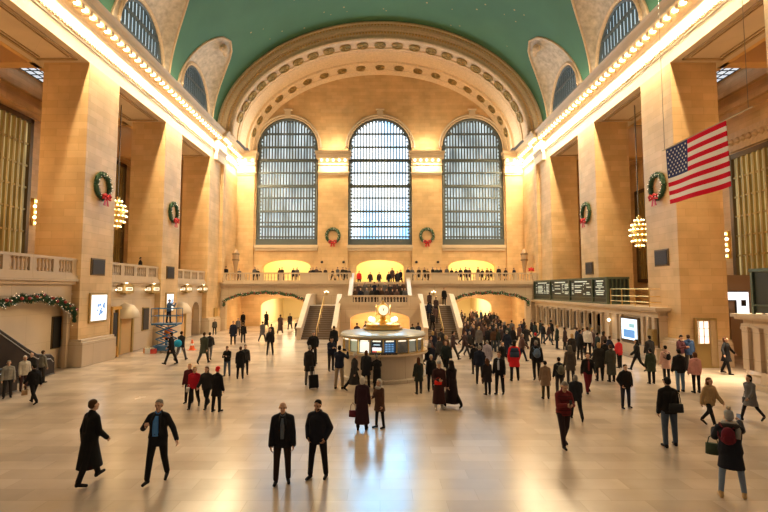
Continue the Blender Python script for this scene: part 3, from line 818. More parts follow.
# departure board
t = thing('departure_board', 'long dark departure board with rows of white lettering above the ticket windows', 'departure board')
DB = mat('departure_board_black', (.025, .035, .028), .35); DG = mat('board_green_metal', (.10, .13, .09), .4, .4)
bm = newbm(); box(bm, 16.1, 17.6, 33.4, 49.0, 3.3, 5.05); obj('cabinet', bm, DB, t)
bm = newbm()
box(bm, 16.02, 17.66, 33.3, 49.1, 5.0, 5.16); box(bm, 16.02, 17.66, 33.3, 49.1, 3.22, 3.36); box(bm, 16.0, 16.06, 33.3, 49.1, 3.62, 3.68)
for y in (33.35, 35.6, 39.9, 44.4, 49.0): box(bm, 16.0, 16.12, y-.09, y+.09, 3.3, 5.05)
for i in range(6): box(bm, 16.1+i*.29, 16.16+i*.29, 33.28, 33.4, 3.3, 5.05)
obj('frame', bm, DG, t)
LET = mat('board_lettering', (.8, .85, .75), .5, 0, (.70, .80, .62), .38)
rnd = random.Random(3)
for (a, b, blocks) in ((35.75, 39.8, 3), (40.0, 44.3, 3), (44.5, 48.9, 3), (33.5, 35.5, 1)):
    bm = newbm(); mid = (a+b)/2
    box(bm, 16.08, 16.1, mid-(b-a)*.28, mid+(b-a)*.28, 4.84, 4.93)
    for r in range(7):
        z = 4.68-r*.135
        if blocks == 1:
            L_ = rnd.uniform(.35, .7) if r not in (3,) else .1
            y = mid-L_
            while y < mid+L_: w = rnd.choice((.05, .07, .09)); box(bm, 16.08, 16.1, y, y+w, z, z+.065); y += w+.03
        else:
            for (p, q) in ((.08, .16), (.22, .55), (.62, .70), (.76, .95)):
                y = b-(b-a)*p; e = b-(b-a)*(q-rnd.uniform(0, .08))
                if rnd.random() < .12: continue
                while y > e: w = rnd.choice((.05, .07, .09)); box(bm, 16.08, 16.1, y-w, y, z, z+.065); y -= w+.03
    obj('lettering', bm, LET, t)
# near booth at the right edge with its own board
t = thing('ticket_booth', 'near marble ticket booth cut off by the right edge, with curved base', 'ticket booth')
bm = newbm(); box(bm, BX+.4, 19.4, 12, 21.35, 0, 2.75)
obj('body', bm, MARBLE, t)
bm = newbm()
for (z0, z1, o_) in ((2.6, 2.75, .1), (2.75, 2.95, .02), (2.95, 3.05, .3), (3.05, 3.2, .42)): box(bm, BX+.4-o_, 19.4, 12, 21.35+o_*.6, z0, z1)
obj('cornice', bm, MARBLE, t)
bm = newbm()
lathe(bm, [(1.25, 0), (1.25, .2), (1.1, .25), (1.02, .5), (1.1, .55), (1.18, .62), (1.12, .75)], BX+1.3, 20.6, 0, 32)
box(bm, BX+.05, 18, 12, 20.3, 0, .22); box(bm, BX+.2, 18, 12, 20.3, .22, .75)
obj('plinth', bm, MARBLE, t)
for y in (21.1, 20.45, 19.8, 19.1):
    bm = newbm(); box(bm, BX+.22, BX+.42, y-.17, y+.17, .75, 2.62); box(bm, BX+.18, BX+.42, y-.2, y+.2, 2.5, 2.62); obj('flat_pilaster', bm, MARBLE, t)
bm = newbm(); box(bm, BX+.36, BX+.42, 16.6, 18.6, 1.05, 2.35); obj('service_window', bm, mat('dark_booth_glass', (.05, .03, .02), .15), t)
bm = newbm(); box(bm, BX+.30, BX+.38, 16.5, 18.7, 1.0, 1.08); box(bm, BX+.30, BX+.38, 16.5, 18.7, 2.32, 2.42); box(bm, BX+.3, BX+.38, 18.6, 18.72, 1, 2.42); obj('window_frame', bm, BRONZEL, t)
bm = newbm(); tube(bm, [(BX+.3, 18.8, 1.9), (BX+.05, 18.8, 1.95), (BX+.05, 18.8, 2.1)], .025, 6); ball(bm, (BX+.02, 18.8, 2.2), .12, 2); obj('wall_bracket', bm, GOLD, t)
put_bulb((BX+.6, 21.45, 1.28), t, .0001) if False else None
t = thing('departure_board', 'dark board in a grey frame on the near booth, cut off by the right edge', 'departure board')
bm = newbm(); box(bm, 16.6, 18.2, 12, 20.95, 3.25, 5.1); obj('cabinet', bm, DB, t)
bm = newbm(); box(bm, 16.5, 18.3, 12, 21.05, 5.05, 5.2); 
for y in (20.95, 19.6, 18.2): box(bm, 16.52, 16.62, y-.06, y+.06, 3.2, 5.1)
box(bm, 16.52, 16.6, 12, 20.95, 3.55, 3.62)
for i in range(4): box(bm, 16.6+i*.4, 16.66+i*.4, 20.95, 21.03, 3.2, 5.1)
obj('frame', bm, DG, t)
bm = newbm(); 
for i in range(5): ball(bm, (16.9, 20.2-i*.3, 5.3), .12+.03*(i % 2), 2)
obj('scroll_crest', bm, BRONZEL, t)

# door in the right pier base, passage behind
t = thing('lit_door', 'door with bright white glazed panes in the right pier base', 'door')
a = on_y(690, 322, 26.1); 
bm = newbm(); box(bm, 17.35, 18.5, 26.0, 26.2, 0.0, 2.7); obj('frame', bm, BRONZEL, t)
bm = newbm(); box(bm, 17.46, 18.02, 25.96, 26.0, 1.3, 2.55); obj('pane', bm, mat('white_door_light', (1, .97, .9), .4, 0, (1, .97, .9), 1.0), t)
for i in range(3): bm = newbm(); box(bm, 17.45+i*.27, 17.48+i*.27, 25.93, 25.96, 1.3, 2.55); obj('muntin', bm, COFF, t)
for i in range(4): bm = newbm(); box(bm, 17.46, 18.02, 25.93, 25.96, 1.3+i*.41, 1.33+i*.41); obj('muntin', bm, COFF, t)
bm = newbm(); box(bm, 18.1, 18.42, 25.96, 26.0, .1, 2.55); obj('leaf', bm, COFD, t)
for (x0, x1, z0, z1, lab) in ((21.95, 22.95, 3.6, 4.1, 'wide white light panel over the passage right of the nearest right pier'), (23.05, 23.75, 2.75, 4.1, 'tall white light panel with a dark square beside the near booth board')):
    t = thing('light_panel', lab, 'light panel')
    bm = newbm(); box(bm, x0, x1, 30.4, 30.55, z0, z1); obj('diffuser', bm, mat('white_panel_light', (.95, .95, 1), .4, 0, (.92, .95, 1), 1.5), t)
    bm = newbm(); box(bm, x0-.06, x1+.06, 30.5, 30.6, z0-.06, z1+.06)
    if x0 > 23: box(bm, x0+.2, x1-.2, 30.36, 30.4, z0+.45, z0+.85)
    obj('frame', bm, DARKP, t)
bm = newbm(); box(bm, 20, 26.5, 30.6, 30.9, 0, 5.2)
for x in (21.2, 22.6, 24.1): box(bm, x, x+.1, 30.5, 30.6, 0, 3.0)
struct('wall_right_passage', bm, mat('brown_passage_wall', (.36, .24, .15), .6))

# ---------- vents, posters, gate signs, doors on the left wall ----------
for (s, yc, zc, lab) in ((-1, 27.85, 5.6, 'black square wall grille on the nearest left pier below the wreath'), (-1, 37.5, 5.6, 'black square wall grille on the middle left pier below the wreath'),
                         (1, 27.85, 6.15, 'black square wall grille on the nearest right pier below the wreath'), (1, 37.5, 5.95, 'black square wall grille on the middle right pier above the departure board')):
    t = thing('wall_grille', lab, 'wall grille')
    bm = newbm(); box(bm, s*(HW-.06), s*HW, yc-.68, yc+.68, zc-.5, zc+.5); obj('frame', bm, BRONZE, t)
    bm = newbm(); box(bm, s*(HW-.09), s*(HW-.06), yc-.58, yc+.58, zc-.42, zc+.42)
    for i in range(6): box(bm, s*(HW-.11), s*(HW-.09), yc-.58, yc+.58, zc-.38+i*.14, zc-.34+i*.14)
    obj('louvre', bm, DARKP, t)
def poster(lab, y0, y1, z0, z1, x=-HW, big=True):
    t = thing('poster_case', lab, 'poster')
    bm = newbm(); box(bm, x, x+.1, y0-.12, y1+.12, z0-.12, z1+.12); obj('frame', bm, BRONZEL, t)
    bm = newbm(); box(bm, x+.1, x+.12, y0, y1, z0, z1); obj('lit_sheet', bm, mat('lit_poster', (.9, .95, 1), .5, 0, (.85, .93, 1), 1.0), t)
    bm = newbm(); r = random.Random(2); 
    yc, zc = (y0+y1)/2, (z0+z1)/2; h = z1-z0; w = y1-y0
    for i in range(14):
        ball(bm, (x+.13, yc+r.uniform(-.22, .22)*w+.1*w, zc-.08*h+r.uniform(-.25, .25)*h), .07+.06*r.random(), 1, (.15, 1, 1))
    obj('printed_figure', bm, mat('poster_blue', (.12, .28, .6), .5, 0, (.15, .33, .7), .6), t)
poster('large lit white poster with a blue figure on the nearest left pier', 27.25, 28.75, 2.45, 3.95)
poster('narrow lit poster on the middle left pier behind the scissor lift', 36.9, 38.0, 2.6, 3.9)
gi = 0
gates = [(on_x(122, 289, LX), 'first gate sign box with two lamps right of the nearest left pier'), (on_x(150, 289, LX), 'second gate sign box with lamps, left of the scissor lift'),
         (on_x(184, 289, LX), 'third gate sign box with lamps, right of the scissor lift'), (on_x(200.5, 289, LX), 'fourth and farthest gate sign box with lamps on the left wall')]
for p, lab in gates:
    t = thing('gate_sign', lab, 'sign', (LX+.35, p.y, p.z))
    bm = newbm(); box(bm, -.35, .12, -.66, .66, -.28, .28); box(bm, -.32, .08, -.5, .5, .28, .36); box(bm, -.32, .08, -.3, .3, -.36, -.22); obj('housing', bm, BRONZEL, t)
    bm = newbm(); box(bm, .12, .16, -.40, .40, -.10, .10); box(bm, -.24, .02, -.70, -.66, -.10, .10); obj('lit_plate', bm, LAMPW, t)
    bm = newbm(); box(bm, .16, .18, -.3, .3, -.05, .05); box(bm, -.2, -.02, -.72, -.70, -.045, .045); obj('number_plate', bm, BLACK, t)
    put_bulb((-.05, 0, .42), t, .6); put_bulb((-.2, -.95, -.05), t, .35)
    point('gate_light', (LX+1.0, p.y, p.z+.1), 7, (1, .75, .4), .15)
# lit half domes over alcoves + dark panels
for (y, z, w, lab) in ((on_x(124.5, 315, LX).y, 2.35, .8, 'shell-topped alcove door right of the nearest left pier'), (on_x(180, 312, LX).y, 2.2, .8, 'shell-topped alcove door right of the scissor lift')):
    t = thing('alcove_hood', lab, 'door hood')
    bm = newbm(); lathe(bm, [(w*1.15, 0), (w*1.2, .1), (w*1.05, .5), (w*.7, .85), (0, 1.05)], LX, y, z, 14, -PI/2, PI/2); obj('hood', bm, PLAIN, t, smooth=True)
    bm = newbm(); box(bm, LX, LX+.12, y-w, y+w, 0, z); obj('door_leaf', bm, COFF, t)
    bm = newbm(); 
    bm.free()
    for q in (-1, 1): bm = newbm(); box(bm, LX, LX+.2, y+q*w-.1, y+q*w+.1, 0, z); obj('jamb', bm, BRONZEL, t)
for (px, lab) in ((145, 'tall black departure panel between the first and second gate signs'),):
    p0 = on_x(142, 330, LX); p1 = on_x(148, 308, LX)
    t = thing('gate_board', lab, 'board'); bm = newbm(); box(bm, LX, LX+.1, p0.y, p1.y, p0.z, p1.z); obj('panel', bm, DARKP, t)
    bm = newbm(); box(bm, LX, LX+.06, p0.y-.07, p1.y+.07, p0.z-.07, p1.z+.07); obj('frame', bm, BRONZEL, t)
# freestanding bronze gate portal
t = thing('gate_portal', 'bronze framed gate portal with dark panel right of the leaning couple', 'gate', (LX+.35, 29.55, 0))
bm = newbm()
for q in (0, .75): box(bm, -.1, .15, q-.08, q+.08, 0, 3.0)
box(bm, -.15, .22, -.12, .9, 3.0, 3.2); obj('frame', bm, GOLD, t)
bm = newbm(); box(bm, 0, .1, .08, .67, .7, 2.8); obj('dark_panel', bm, DARKP, t)
bm = newbm(); box(bm, 0, .1, .08, .67, .1, .65); obj('kick_plate', bm, COFF, t)
# dark panel in escalator hall
t = thing('dark_doorway_panel', 'tall black panel on the wall above the escalators', 'panel'); bm = newbm(); box(bm, LX-5.0, LX-4.9, 33, 33.5, 1, 2); bm.free()
p0 = on_x(52.5, 348, LX-.42); p1 = on_x(61.5, 317, LX-.42)
bm = newbm(); box(bm, LX-.48, LX-.40, p0.y, p1.y, p0.z, p1.z); obj('board', bm, BLACK, t)
bm = newbm(); box(bm, LX-.5, LX-.44, p0.y-.06, p1.y+.06, p0.z-.06, p1.z+.06); obj('frame', bm, BRONZE, t)
# wall that carries it
bm = newbm(); box(bm, LX-.8, LX-.5, 19.9, 26.2, 0, 4.6); struct('wall_left_escalator', bm, PLAIN)

# ---------- escalators ----------
def escalator(x, yend, lab):
    t = thing('escalator', lab, 'escalator', (x, yend, 0))
    for sx in (-.5, .5):
        side = []
        # lower landing to the rising flight (towards the camera)
        top = [(0.0, .55), (-.05, .8), (-.25, .98), (-.7, 1.02), (-1.2, 1.12), (-1.9, 1.5), (-4.1, 2.85)]
        bm = newbm(); prism_x(bm, [(0, .1)]+[(y, z) for y, z in top]+[(-4.1, 1.1), (-1.9, .1)], sx-.09, sx+.09); bal_ = obj('side_panel', bm, mat('escalator_bronze', (.03, .02, .016), .35, .5), t)
        bm = newbm(); tube(bm, [(sx, .03, .3)]+[(sx, y+(.03 if i < 2 else 0), z+.03) for i, (y, z) in enumerate(top)], .06, 8); obj('handrail', bm, BLACK, t, smooth=True)
        bm = newbm(); tube(bm, [(sx-.1, y*.97-.08, z-.14) for y, z in top[1:]], .018, 6); tube(bm, [(sx+.1, y*.97-.08, z-.14) for y, z in top[1:]], .018, 6); obj('trim_strip', bm, mat('satin_steel', (.6, .55, .48), .3, .9), t)
    bm = newbm()
    for i in range(8): 
        y = -1.6-i*.3; z = .05+i*.18; box(bm, -.42, .42, y-.3, y, 0, z)
    box(bm, -.42, .42, -1.6, .3, 0, .04); obj('step_band', bm, mat('escalator_steps', (.14, .13, .12), .5, .4), t)
    return t
escalator(-16.98, 24.0, 'escalator rising left through the garlanded arch, farther one with sweeping handrail')
escalator(-15.7, 19.9, 'near escalator whose round handrail end shows at the left edge')

# ---------- scissor lift with holiday pile ----------
lp = on_floor(166, 352); LXX, LYY = lp.x, lp.y
BLUE = mat('lift_blue', (.05, .16, .32), .4, .3)
t = thing('scissor_lift', 'blue scissor lift with railed platform in front of the middle left pier', 'lift', (LXX, LYY, 0))
bm = newbm(); box(bm, -.75, .75, -.4, .4, .12, .45); obj('chassis', bm, BLUE, t, bevel=.03)
for x in (-.55, .55):
    for y in (-.42, .42): 
        bm = newbm(); tube(bm, [(x, y-.05, .14), (x, y+.05, .14)], .14, 14); obj('wheel', bm, BLACK, t)
for i in range(3):
    z0 = .45+i*.45
    for y in (-.3, .3):
        for sg in (-1, 1):
            bm = newbm(); tube(bm, [(-.6*sg, y, z0), (.6*sg, y, z0+.45)], .04, 6); obj('scissor_arm', bm, BLUE, t)
zp = on_y(166, 323, LYY).z
bm = newbm(); box(bm, -.85, .85, -.5, .5, zp-.12, zp); obj('platform', bm, BLUE, t)
bm = newbm()
for z in (.5, 1.0): tube(bm, [(-.85, -.5, zp+z), (.85, -.5, zp+z), (.85, .5, zp+z), (-.85, .5, zp+z)], .025, 6, closed=True)
obj('guard_rail', bm, BLUE, t)
for x in (-.85, 0, .85):
    for y in (-.5, .5): bm = newbm(); tube(bm, [(x, y, zp), (x, y, zp+1.0)], .025, 6); obj('rail_post', bm, BLUE, t)
# boxes of decorations round the lift
rnd = random.Random(8)
decs = [(-.9, -.6, .35, 'white'), (-.5, -.75, .3, 'red'), (.7, -.7, .3, 'green'), (1.0, -.5, .35, 'white'), (-1.2, -.3, .28, 'orange')]
cm = {'white': (.7, .7, .68), 'red': (.5, .05, .04), 'green': (.05, .2, .1), 'orange': (.7, .25, .05)}
for i, (x, y, s_, c_) in enumerate(decs):
    tt = thing('decoration_box', ['white open box of decorations left of the lift base', 'red box of decorations before the lift base', 'green box of decorations before the lift base', 'white box of decorations right of the lift base', 'orange box farthest left of the lift base'][i], 'box', (LXX+x, LYY+y, 0))
    bm = newbm(); box(bm, -s_/2, s_/2, -s_/2, s_/2, 0, s_); obj('carton', bm, mat('carton_'+c_, cm[c_], .7), tt)
    bm = newbm()
    for j in range(6): ball(bm, (rnd.uniform(-.3, .3)*s_, rnd.uniform(-.3, .3)*s_, s_+.02), .07, 1)
    obj('bauble', bm, mat('bauble', (.6, .5, .35), .3, .5), tt)
cp = on_floor(192, 350)
t = thing('traffic_cone', 'orange traffic cone on the floor right of the scissor lift', 'traffic cone', (cp.x, cp.y, 0))
bm = newbm(); lathe(bm, [(.19, .04), (.05, .72), (.03, .74)], n=12); obj('cone', bm, mat('cone_orange', (.85, .15, .04), .5), t)
bm = newbm(); box(bm, -.24, .24, -.24, .24, 0, .04); obj('base', bm, MATS['cone_orange'], t)
bm = newbm(); lathe(bm, [(.135, .32), (.105, .46)], n=12); obj('reflective_band', bm, WHITEP, t)

# ---------- foliage ----------
def needles(bm, path, R, n, seed, closed=False, ln=.14, w=.028):
    r = random.Random(seed); N = len(path)
    for i in range(n):
        f = r.uniform(0, N if closed else N-1); k0 = int(f) % N; k1 = (k0+1) % N
        if not closed: k1 = min(k0+1, N-1)
        p = Vector(path[k0]).lerp(Vector(path[k1]), f-int(f))
        d = Vector((r.gauss(0, 1), r.gauss(0, 1), r.gauss(0, 1))).normalized()
        a = p+d*R*.45; b = a+(d+Vector((r.gauss(0, .5), r.gauss(0, .5), r.gauss(0, .5)))).normalized()*ln*r.uniform(.7, 1.3)
        q = d.cross(Vector((r.random(), r.random(), r.random()))).normalized()*w
        q2 = (b-a).cross(q).normalized()*w*.6
        v = [bm.verts.new(x) for x in (a-q, a+q, a+q2*1.5, b)]
        bm.faces.new((v[0], v[1], v[3])); bm.faces.new((v[1], v[2], v[3])); bm.faces.new((v[2], v[0], v[3]))
def wreath(lab, loc, rz):
    t = thing('christmas_wreath', lab, 'wreath', loc, rz)
    R = .74; path = [(R*math.cos(2*PI*i/40), 0, R*math.sin(2*PI*i/40)*1.08) for i in range(40)]
    bm = newbm(); tube(bm, path, .13, 8, closed=True); needles(bm, path, .24, 1500, 4, True, .13, .03)
    nf = len(bm.faces); r = random.Random(1)
    for i in range(34):
        a = r.uniform(0, 2*PI); q = r.uniform(-.11, .11); ball(bm, ((R+q)*math.cos(a), -.18, (R+q)*math.sin(a)*1.08), .022, 1)
    bm.faces.ensure_lookup_table()
    for f in bm.faces[nf:]: f.material_index = 1
    obj('evergreen_ring', bm, None, t, mats=[PINE, mat('fairy_lights', (1, .9, .7), .4, 0, (1, .85, .6), 1.0)])
    bm = newbm()
    for sg in (-1, 1):
        tube(bm, [(0, -.26, -.74), (sg*.22, -.34, -.58), (sg*.42, -.30, -.66), (sg*.40, -.28, -.86), (sg*.18, -.3, -.82), (0, -.26, -.76)], [.05, .09, .1, .09, .07, .05], 6)
        prism = [(sg*.02, -.76), (sg*.14, -.80), (sg*.30, -1.32), (sg*.16, -1.26), (sg*.10, -1.36)]
        a = [bm.verts.new((x, -.27, z)) for x, z in prism]; b = [bm.verts.new((x, -.24, z)) for x, z in prism]
        bm.faces.new(a); bm.faces.new(b[::-1])
        for i in range(5): bm.faces.new((a[i], a[(i+1) % 5], b[(i+1) % 5], b[i]))
    ball(bm, (0, -.32, -.76), .11, 2)
    obj('ribbon_bow', bm, RED, t, smooth=False)
    t.scale = (.9, .9, .9) if rz else (1, 1, 1)
    return t
WZ = E+6.15
wreath('green wreath with red bow on the nearest left pier', (-HW-.0+.1, 27.9, WZ), PI/2)
base = None
wreath('green wreath with red bow on the middle left pier', (-HW+.1, 37.6, WZ), PI/2)
wreath('green wreath with red bow on the nearest right pier, beside the flag', (HW-.1, 27.9, WZ), -PI/2)
wreath('green wreath with red bow on the middle right pier', (HW-.1, 37.7, WZ), -PI/2)
wreath('green wreath with red bow on the wall between left and middle great windows', (-5.45, FARY-.42, WZ), 0)
wreath('green wreath with red bow on the wall between middle and right great windows', (5.45, FARY-.42, WZ), 0)
def garland(lab, pts, seed, n=2200, r=.16):
    t = thing('garland', lab, 'garland')
    bm = newbm(); tube(bm, pts, r*.6, 7); needles(bm, pts, r*1.3, n, seed, False, .14, .03)
    rr = random.Random(seed); nf = len(bm.faces)
    for i in range(int(len(pts)*1.0)):
        p = Vector(rr.choice(pts)); d = Vector((rr.gauss(0, 1), rr.gauss(0, 1), rr.gauss(0, 1))).normalized()*r
        ball(bm, p+d, .05, 1)
    ng = len(bm.faces)
    for i in range(len(pts)*3):
        p = Vector(rr.choice(pts)); d = Vector((rr.gauss(0, 1), rr.gauss(0, 1), rr.gauss(0, 1))).normalized()*r*1.25
        ball(bm, p+d, .02, 1)
    bm.faces.ensure_lookup_table()
    for f in bm.faces[nf:ng]: f.material_index = 2
    for f in bm.faces[ng:]: f.material_index = 1
    obj('evergreen_rope', bm, None, t, mats=[PINE, MATS['fairy_lights'], mat('gold_bauble', (.6, .42, .2), .3, .6)])
    for i in range(14):
        p = Vector(pts[int((i+.5)/14*(len(pts)-1))])+Vector((.0, .0, .04)); q = Vector((rr.uniform(-.1, .1), rr.uniform(-.1, .1), rr.uniform(-.08, .08)))
        bm = newbm(); ball(bm, p+q+(Vector((.16, 0, 0)) if abs(pts[3][0]-pts[9][0]) < .01 else Vector((0, -.14, 0))), .085 if r > .15 else .055, 2); obj('red_bauble', bm, mat('red_bauble', (.30, .03, .025), .4), t, smooth=True)
def arcpts(x0, x1, zs, rise, fn, n=40, scal=.12, k=5, drop=0):
    out = []
    for i in range(n+1):
        t_ = i/n; a = PI*t_; u = x0+(x1-x0)*t_
        z = zs+rise*math.sin(a)**.5 - scal*abs(math.sin(PI*k*t_))
        out.append(fn(u, z))
    if drop: out = [fn(x0, zs-drop)]+out+[fn(x1, zs-drop)]
    return out
garland('evergreen garland with baubles over the left passage under the balcony', arcpts(-16.3, -7.7, 2.95, 1.05, lambda u, z: (u, BALY-.2, z), k=6, drop=.4), 1, 2200, .19)
garland('evergreen garland with baubles over the crowded right passage under the balcony', arcpts(7.4, 15.5, 2.95, 1.05, lambda u, z: (u, BALY-.2, z), k=6, drop=.4), 2, 2200, .19)
garland('thick garland with red baubles over the escalator arch at the left edge', arcpts(19.6, 26.35, 2.9, 1.05, lambda u, z: (LX+.22, u, z), k=5, scal=.16, drop=.45), 3, 3000, .2)

# ---------- chandeliers ----------
GB = mat('chandelier_bulb', (1, .9, .6), .4, 0, (1, .82, .42), 6)
b0 = newbm(); ball(b0, (0, 0, 0), .055, 1); cb = obj('bulb', b0, GB, smooth=True); cbf = True
def chand(lab, loc, ztop, tiers=((-.80, .22, 8), (-.5, .42, 12), (-.15, .52, 14), (.2, .52, 14), (.5, .42, 12), (.8, .25, 8))):
    global cbf
    t = thing('chandelier', lab, 'chandelier', loc); t.scale = (1.12, 1.12, 1.12)
    bm = newbm(); lathe(bm, [(0, -1.0), (.08, -.95), (.2, -.8), (.38, -.45), (.45, -.1), (.45, .2), (.38, .5), (.25, .75), (.12, .9), (.16, 1.0), (.05, 1.1)], n=16)
    obj('body', bm, GOLD, t, smooth=True)
    bm = newbm(); tube(bm, [(0, 0, 1.05), (0, 0, ztop-loc[2])], .035, 6); obj('suspension_rod', bm, BRONZE, t)
    bm = newbm()
    for z, r_, n in tiers: tube(bm, [(r_*math.cos(2*PI*i/20), r_*math.sin(2*PI*i/20), z-.05) for i in range(20)], .02, 5, closed=True)
    obj('ring_band', bm, GOLD, t)
    for z, r_, n in tiers:
        for i in range(n):
            a = 2*PI*i/n
            if cbf: o = cb; cbf = False
            else: o = cb.copy(); C.objects.link(o)
            o.parent = t; o.location = (r_*1.05*math.cos(a), r_*1.05*math.sin(a), z); 
    point('chandelier_light', loc, 230, (1, .64, .28), .6)
chand('round gold chandelier of glowing bulbs hanging left between nearest and middle piers', (-18.4, 32.6, E+5.25), E+13.0)
chand('round gold chandelier of glowing bulbs hanging right between nearest and middle piers', (18.1, 32.6, E+3.9), E+13.0)
for s in (-1, 1):
    t = thing('wall_sconce', f'upright cluster of small bulbs on the {"left" if s < 0 else "right"} aisle wall beside the grille window', 'wall lamp', (s*26.35, 35.4, E+(5.9 if s < 0 else 3.4)))
    bm = newbm(); box(bm, -.1, .1, -.08, .08, -1.1, 1.0); obj('backplate', bm, GOLD, t)
    for i in range(5): put_bulb((-s*.2, .12*(-1)**i, -.9+i*.42), t, .9)

# torcheres on the balcony corners
for s in (-1, 1):
    t = thing('torchere', f'tall bronze torch-shaped lamp standing at the {"left" if s < 0 else "right"} end of the far balcony', 'lamp', (s*15.75, 51.2, 5.0))
    bm = newbm(); lathe(bm, [(.32, 0), (.32, .12), (.12, .25), (.1, 1.0), (.16, 1.15), (.2, 1.7), (.34, 2.5), (.36, 3.1), (.2, 3.5), (.0, 3.7)], n=14); obj('stand', bm, mat('worn_bronze_stone', (.42, .27, .15), .5, .2), t, smooth=True)
    bm = newbm(); lathe(bm, [(.40, 2.4), (.40, 2.5)], n=14); lathe(bm, [(.41, 3.05), (.41, 3.15)], n=14); obj('collar', bm, BRONZE, t)
t = thing('poinsettia', 'red poinsettia on the right end of the far balcony rail', 'plant', (15.9, 49.4, 6.02))
bm = newbm()
for i in range(12):
    a = i*2*PI/12; r_ = .28+.12*(i % 2); c = Vector((r_*math.cos(a), 0, .3+r_*math.sin(a)*.8)); m_ = Vector((0, -.1, .3)); q = Vector((-math.sin(a), 0, math.cos(a)))*.1
    mid = (c+m_)/2
    v = [bm.verts.new(x) for x in (m_, mid+q, c, mid-q)]; bm.faces.new(v)
    v2 = [bm.verts.new(Vector(x)+Vector((0, .03, 0))) for x in (m_, mid-q, c, mid+q)]; bm.faces.new(v2)
obj('red_leaf', bm, RED, t)
bm = newbm(); lathe(bm, [(.1, 0), (.15, .2), (.0, .2)], n=10); obj('pot', bm, GOLD, t)

# ---------- flag ----------
FX = 13.0
a = on_x(666, 149, FX); b = on_x(725.6, 121.6, FX); c = on_x(671.6, 203, FX)
yF, yN, zT, zB = a.y, b.y, (a.z+b.z)/2, c.z
t = thing('american_flag', 'large American flag hanging from a horizontal pole on the right', 'flag')
Lf = yF-yN; Hf = zT-zB
def fp(u, v, off=0):    # u 0..1 from canton (far) end; v 0..1 from top
    return Vector((FX+off+.07*math.sin(u*7+v*1.5)*(.3+v), yF-u*Lf, zT-v*Hf-.05*v*math.sin(u*PI)))
def grid(bm, u0, u1, v0, v1, off, mi, nu=26, nv=2):
    V = [[bm.verts.new(fp(u0+(u1-u0)*i/nu, v0+(v1-v0)*j/nv, off)) for j in range(nv+1)] for i in range(nu+1)]
    for i in range(nu):
        for j in range(nv):
            f = bm.faces.new((V[i][j], V[i+1][j], V[i+1][j+1], V[i][j+1])); f.material_index = mi
bm = newbm()
for off, dd in ((-.012, -1), (.012, 1)):
    for i in range(13):
        grid(bm, .4 if i < 7 else 0, 1, i/13, (i+1)/13, off, i % 2)
    grid(bm, 0, .4, 0, 7/13, off, 2, 12, 7)
    for r_ in range(9):
        for q in range(6 if r_ % 2 == 0 else 5):
            u = .4*(((q*2+1) if r_ % 2 == 0 else (q*2+2))/12); v = 7/13*(r_+1)/10
            cpt = fp(u, v, off+dd*.008)
            vs_ = []
            for k_ in range(10):
                aa = PI/2+k_*PI/5; rr = .062 if k_ % 2 == 0 else .026
                vs_.append(bm.verts.new(cpt+Vector((0, -rr*math.cos(aa), rr*math.sin(aa)))))
            ctr = bm.verts.new(cpt)
            for k_ in range(10):
                f = bm.faces.new((ctr, vs_[k_], vs_[(k_+1) % 10])); f.material_index = 1
obj('cloth', bm, None, t, mats=[mat('flag_red', (.60, .004, .02), .9), mat('flag_white', (.80, .72, .64), .9), mat('flag_blue', (.018, .025, .10), .7)])
bm = newbm(); tube(bm, [(FX, yF+.25, zT+.03), (FX, yN-1.3, zT+.03)], .03, 8); obj('pole', bm, mat('pole_wood', (.5, .38, .22), .4), t)
bm = newbm()
for y in (yF+.1, yN-1.1): tube(bm, [(FX, y, zT), (FX+.0, y, E+Z0+B*math.sqrt(1-(FX/A)**2)-.2)], .012, 4)
obj('hanging_wire', bm, mat('steel_wire', (.3, .25, .2), .4, .8), t)
# stanchion posts in front of alcove + bench
for px, lab in ((146, 'small iron luggage rack against the left wall'),):
    p = on_floor(px, 345); t = thing('wire_rack', lab, 'rack', (LX+.5, p.y, 0))
    for i in range(3):
        bm = newbm(); tube(bm, [(0, -.7+i*.7+.28*math.cos(q*PI/8), .3+.28*math.sin(q*PI/8)) for q in range(16)], .025, 6, closed=True); obj('hoop', bm, BLACK, t)
    bm = newbm(); box(bm, -.1, .1, -1.0, 1.0, 0, .04); obj('foot_bar', bm, BLACK, t)
# ================= PEOPLE =================
dg = None
def hull(bm, pts):
    vs_ = [bm.verts.new(p) for p in pts]
    r = bmesh.ops.convex_hull(bm, input=vs_)
    bad = [v for v in vs_ if v.is_valid and not v.link_faces]
    if bad: bmesh.ops.delete(bm, geom=bad, context='VERTS')
ICO = None
def icov():
    global ICO
    if ICO is None:
        b = bmesh.new(); bmesh.ops.create_icosphere(b, subdivisions=2, radius=1); ICO = [v.co.copy() for v in b.verts]; b.free()
    return ICO
def cap(bm, p, r, q, s):
    p, q = Vector(p), Vector(q)
    hull(bm, [p+v*r for v in icov()]+[q+v*s for v in icov()])
def ellip(bm, p, rx, ry, rz):
    p = Vector(p); hull(bm, [p+Vector((v.x*rx, v.y*ry, v.z*rz)) for v in icov()])
def frust(bm, c0, rx0, ry0, c1, rx1, ry1, n=20):
    c0, c1 = Vector(c0), Vector(c1)
    hull(bm, [c0+Vector((rx0*math.cos(a*2*PI/n), ry0*math.sin(a*2*PI/n), 0)) for a in range(n)]+[c1+Vector((rx1*math.cos(a*2*PI/n), ry1*math.sin(a*2*PI/n), 0)) for a in range(n)])

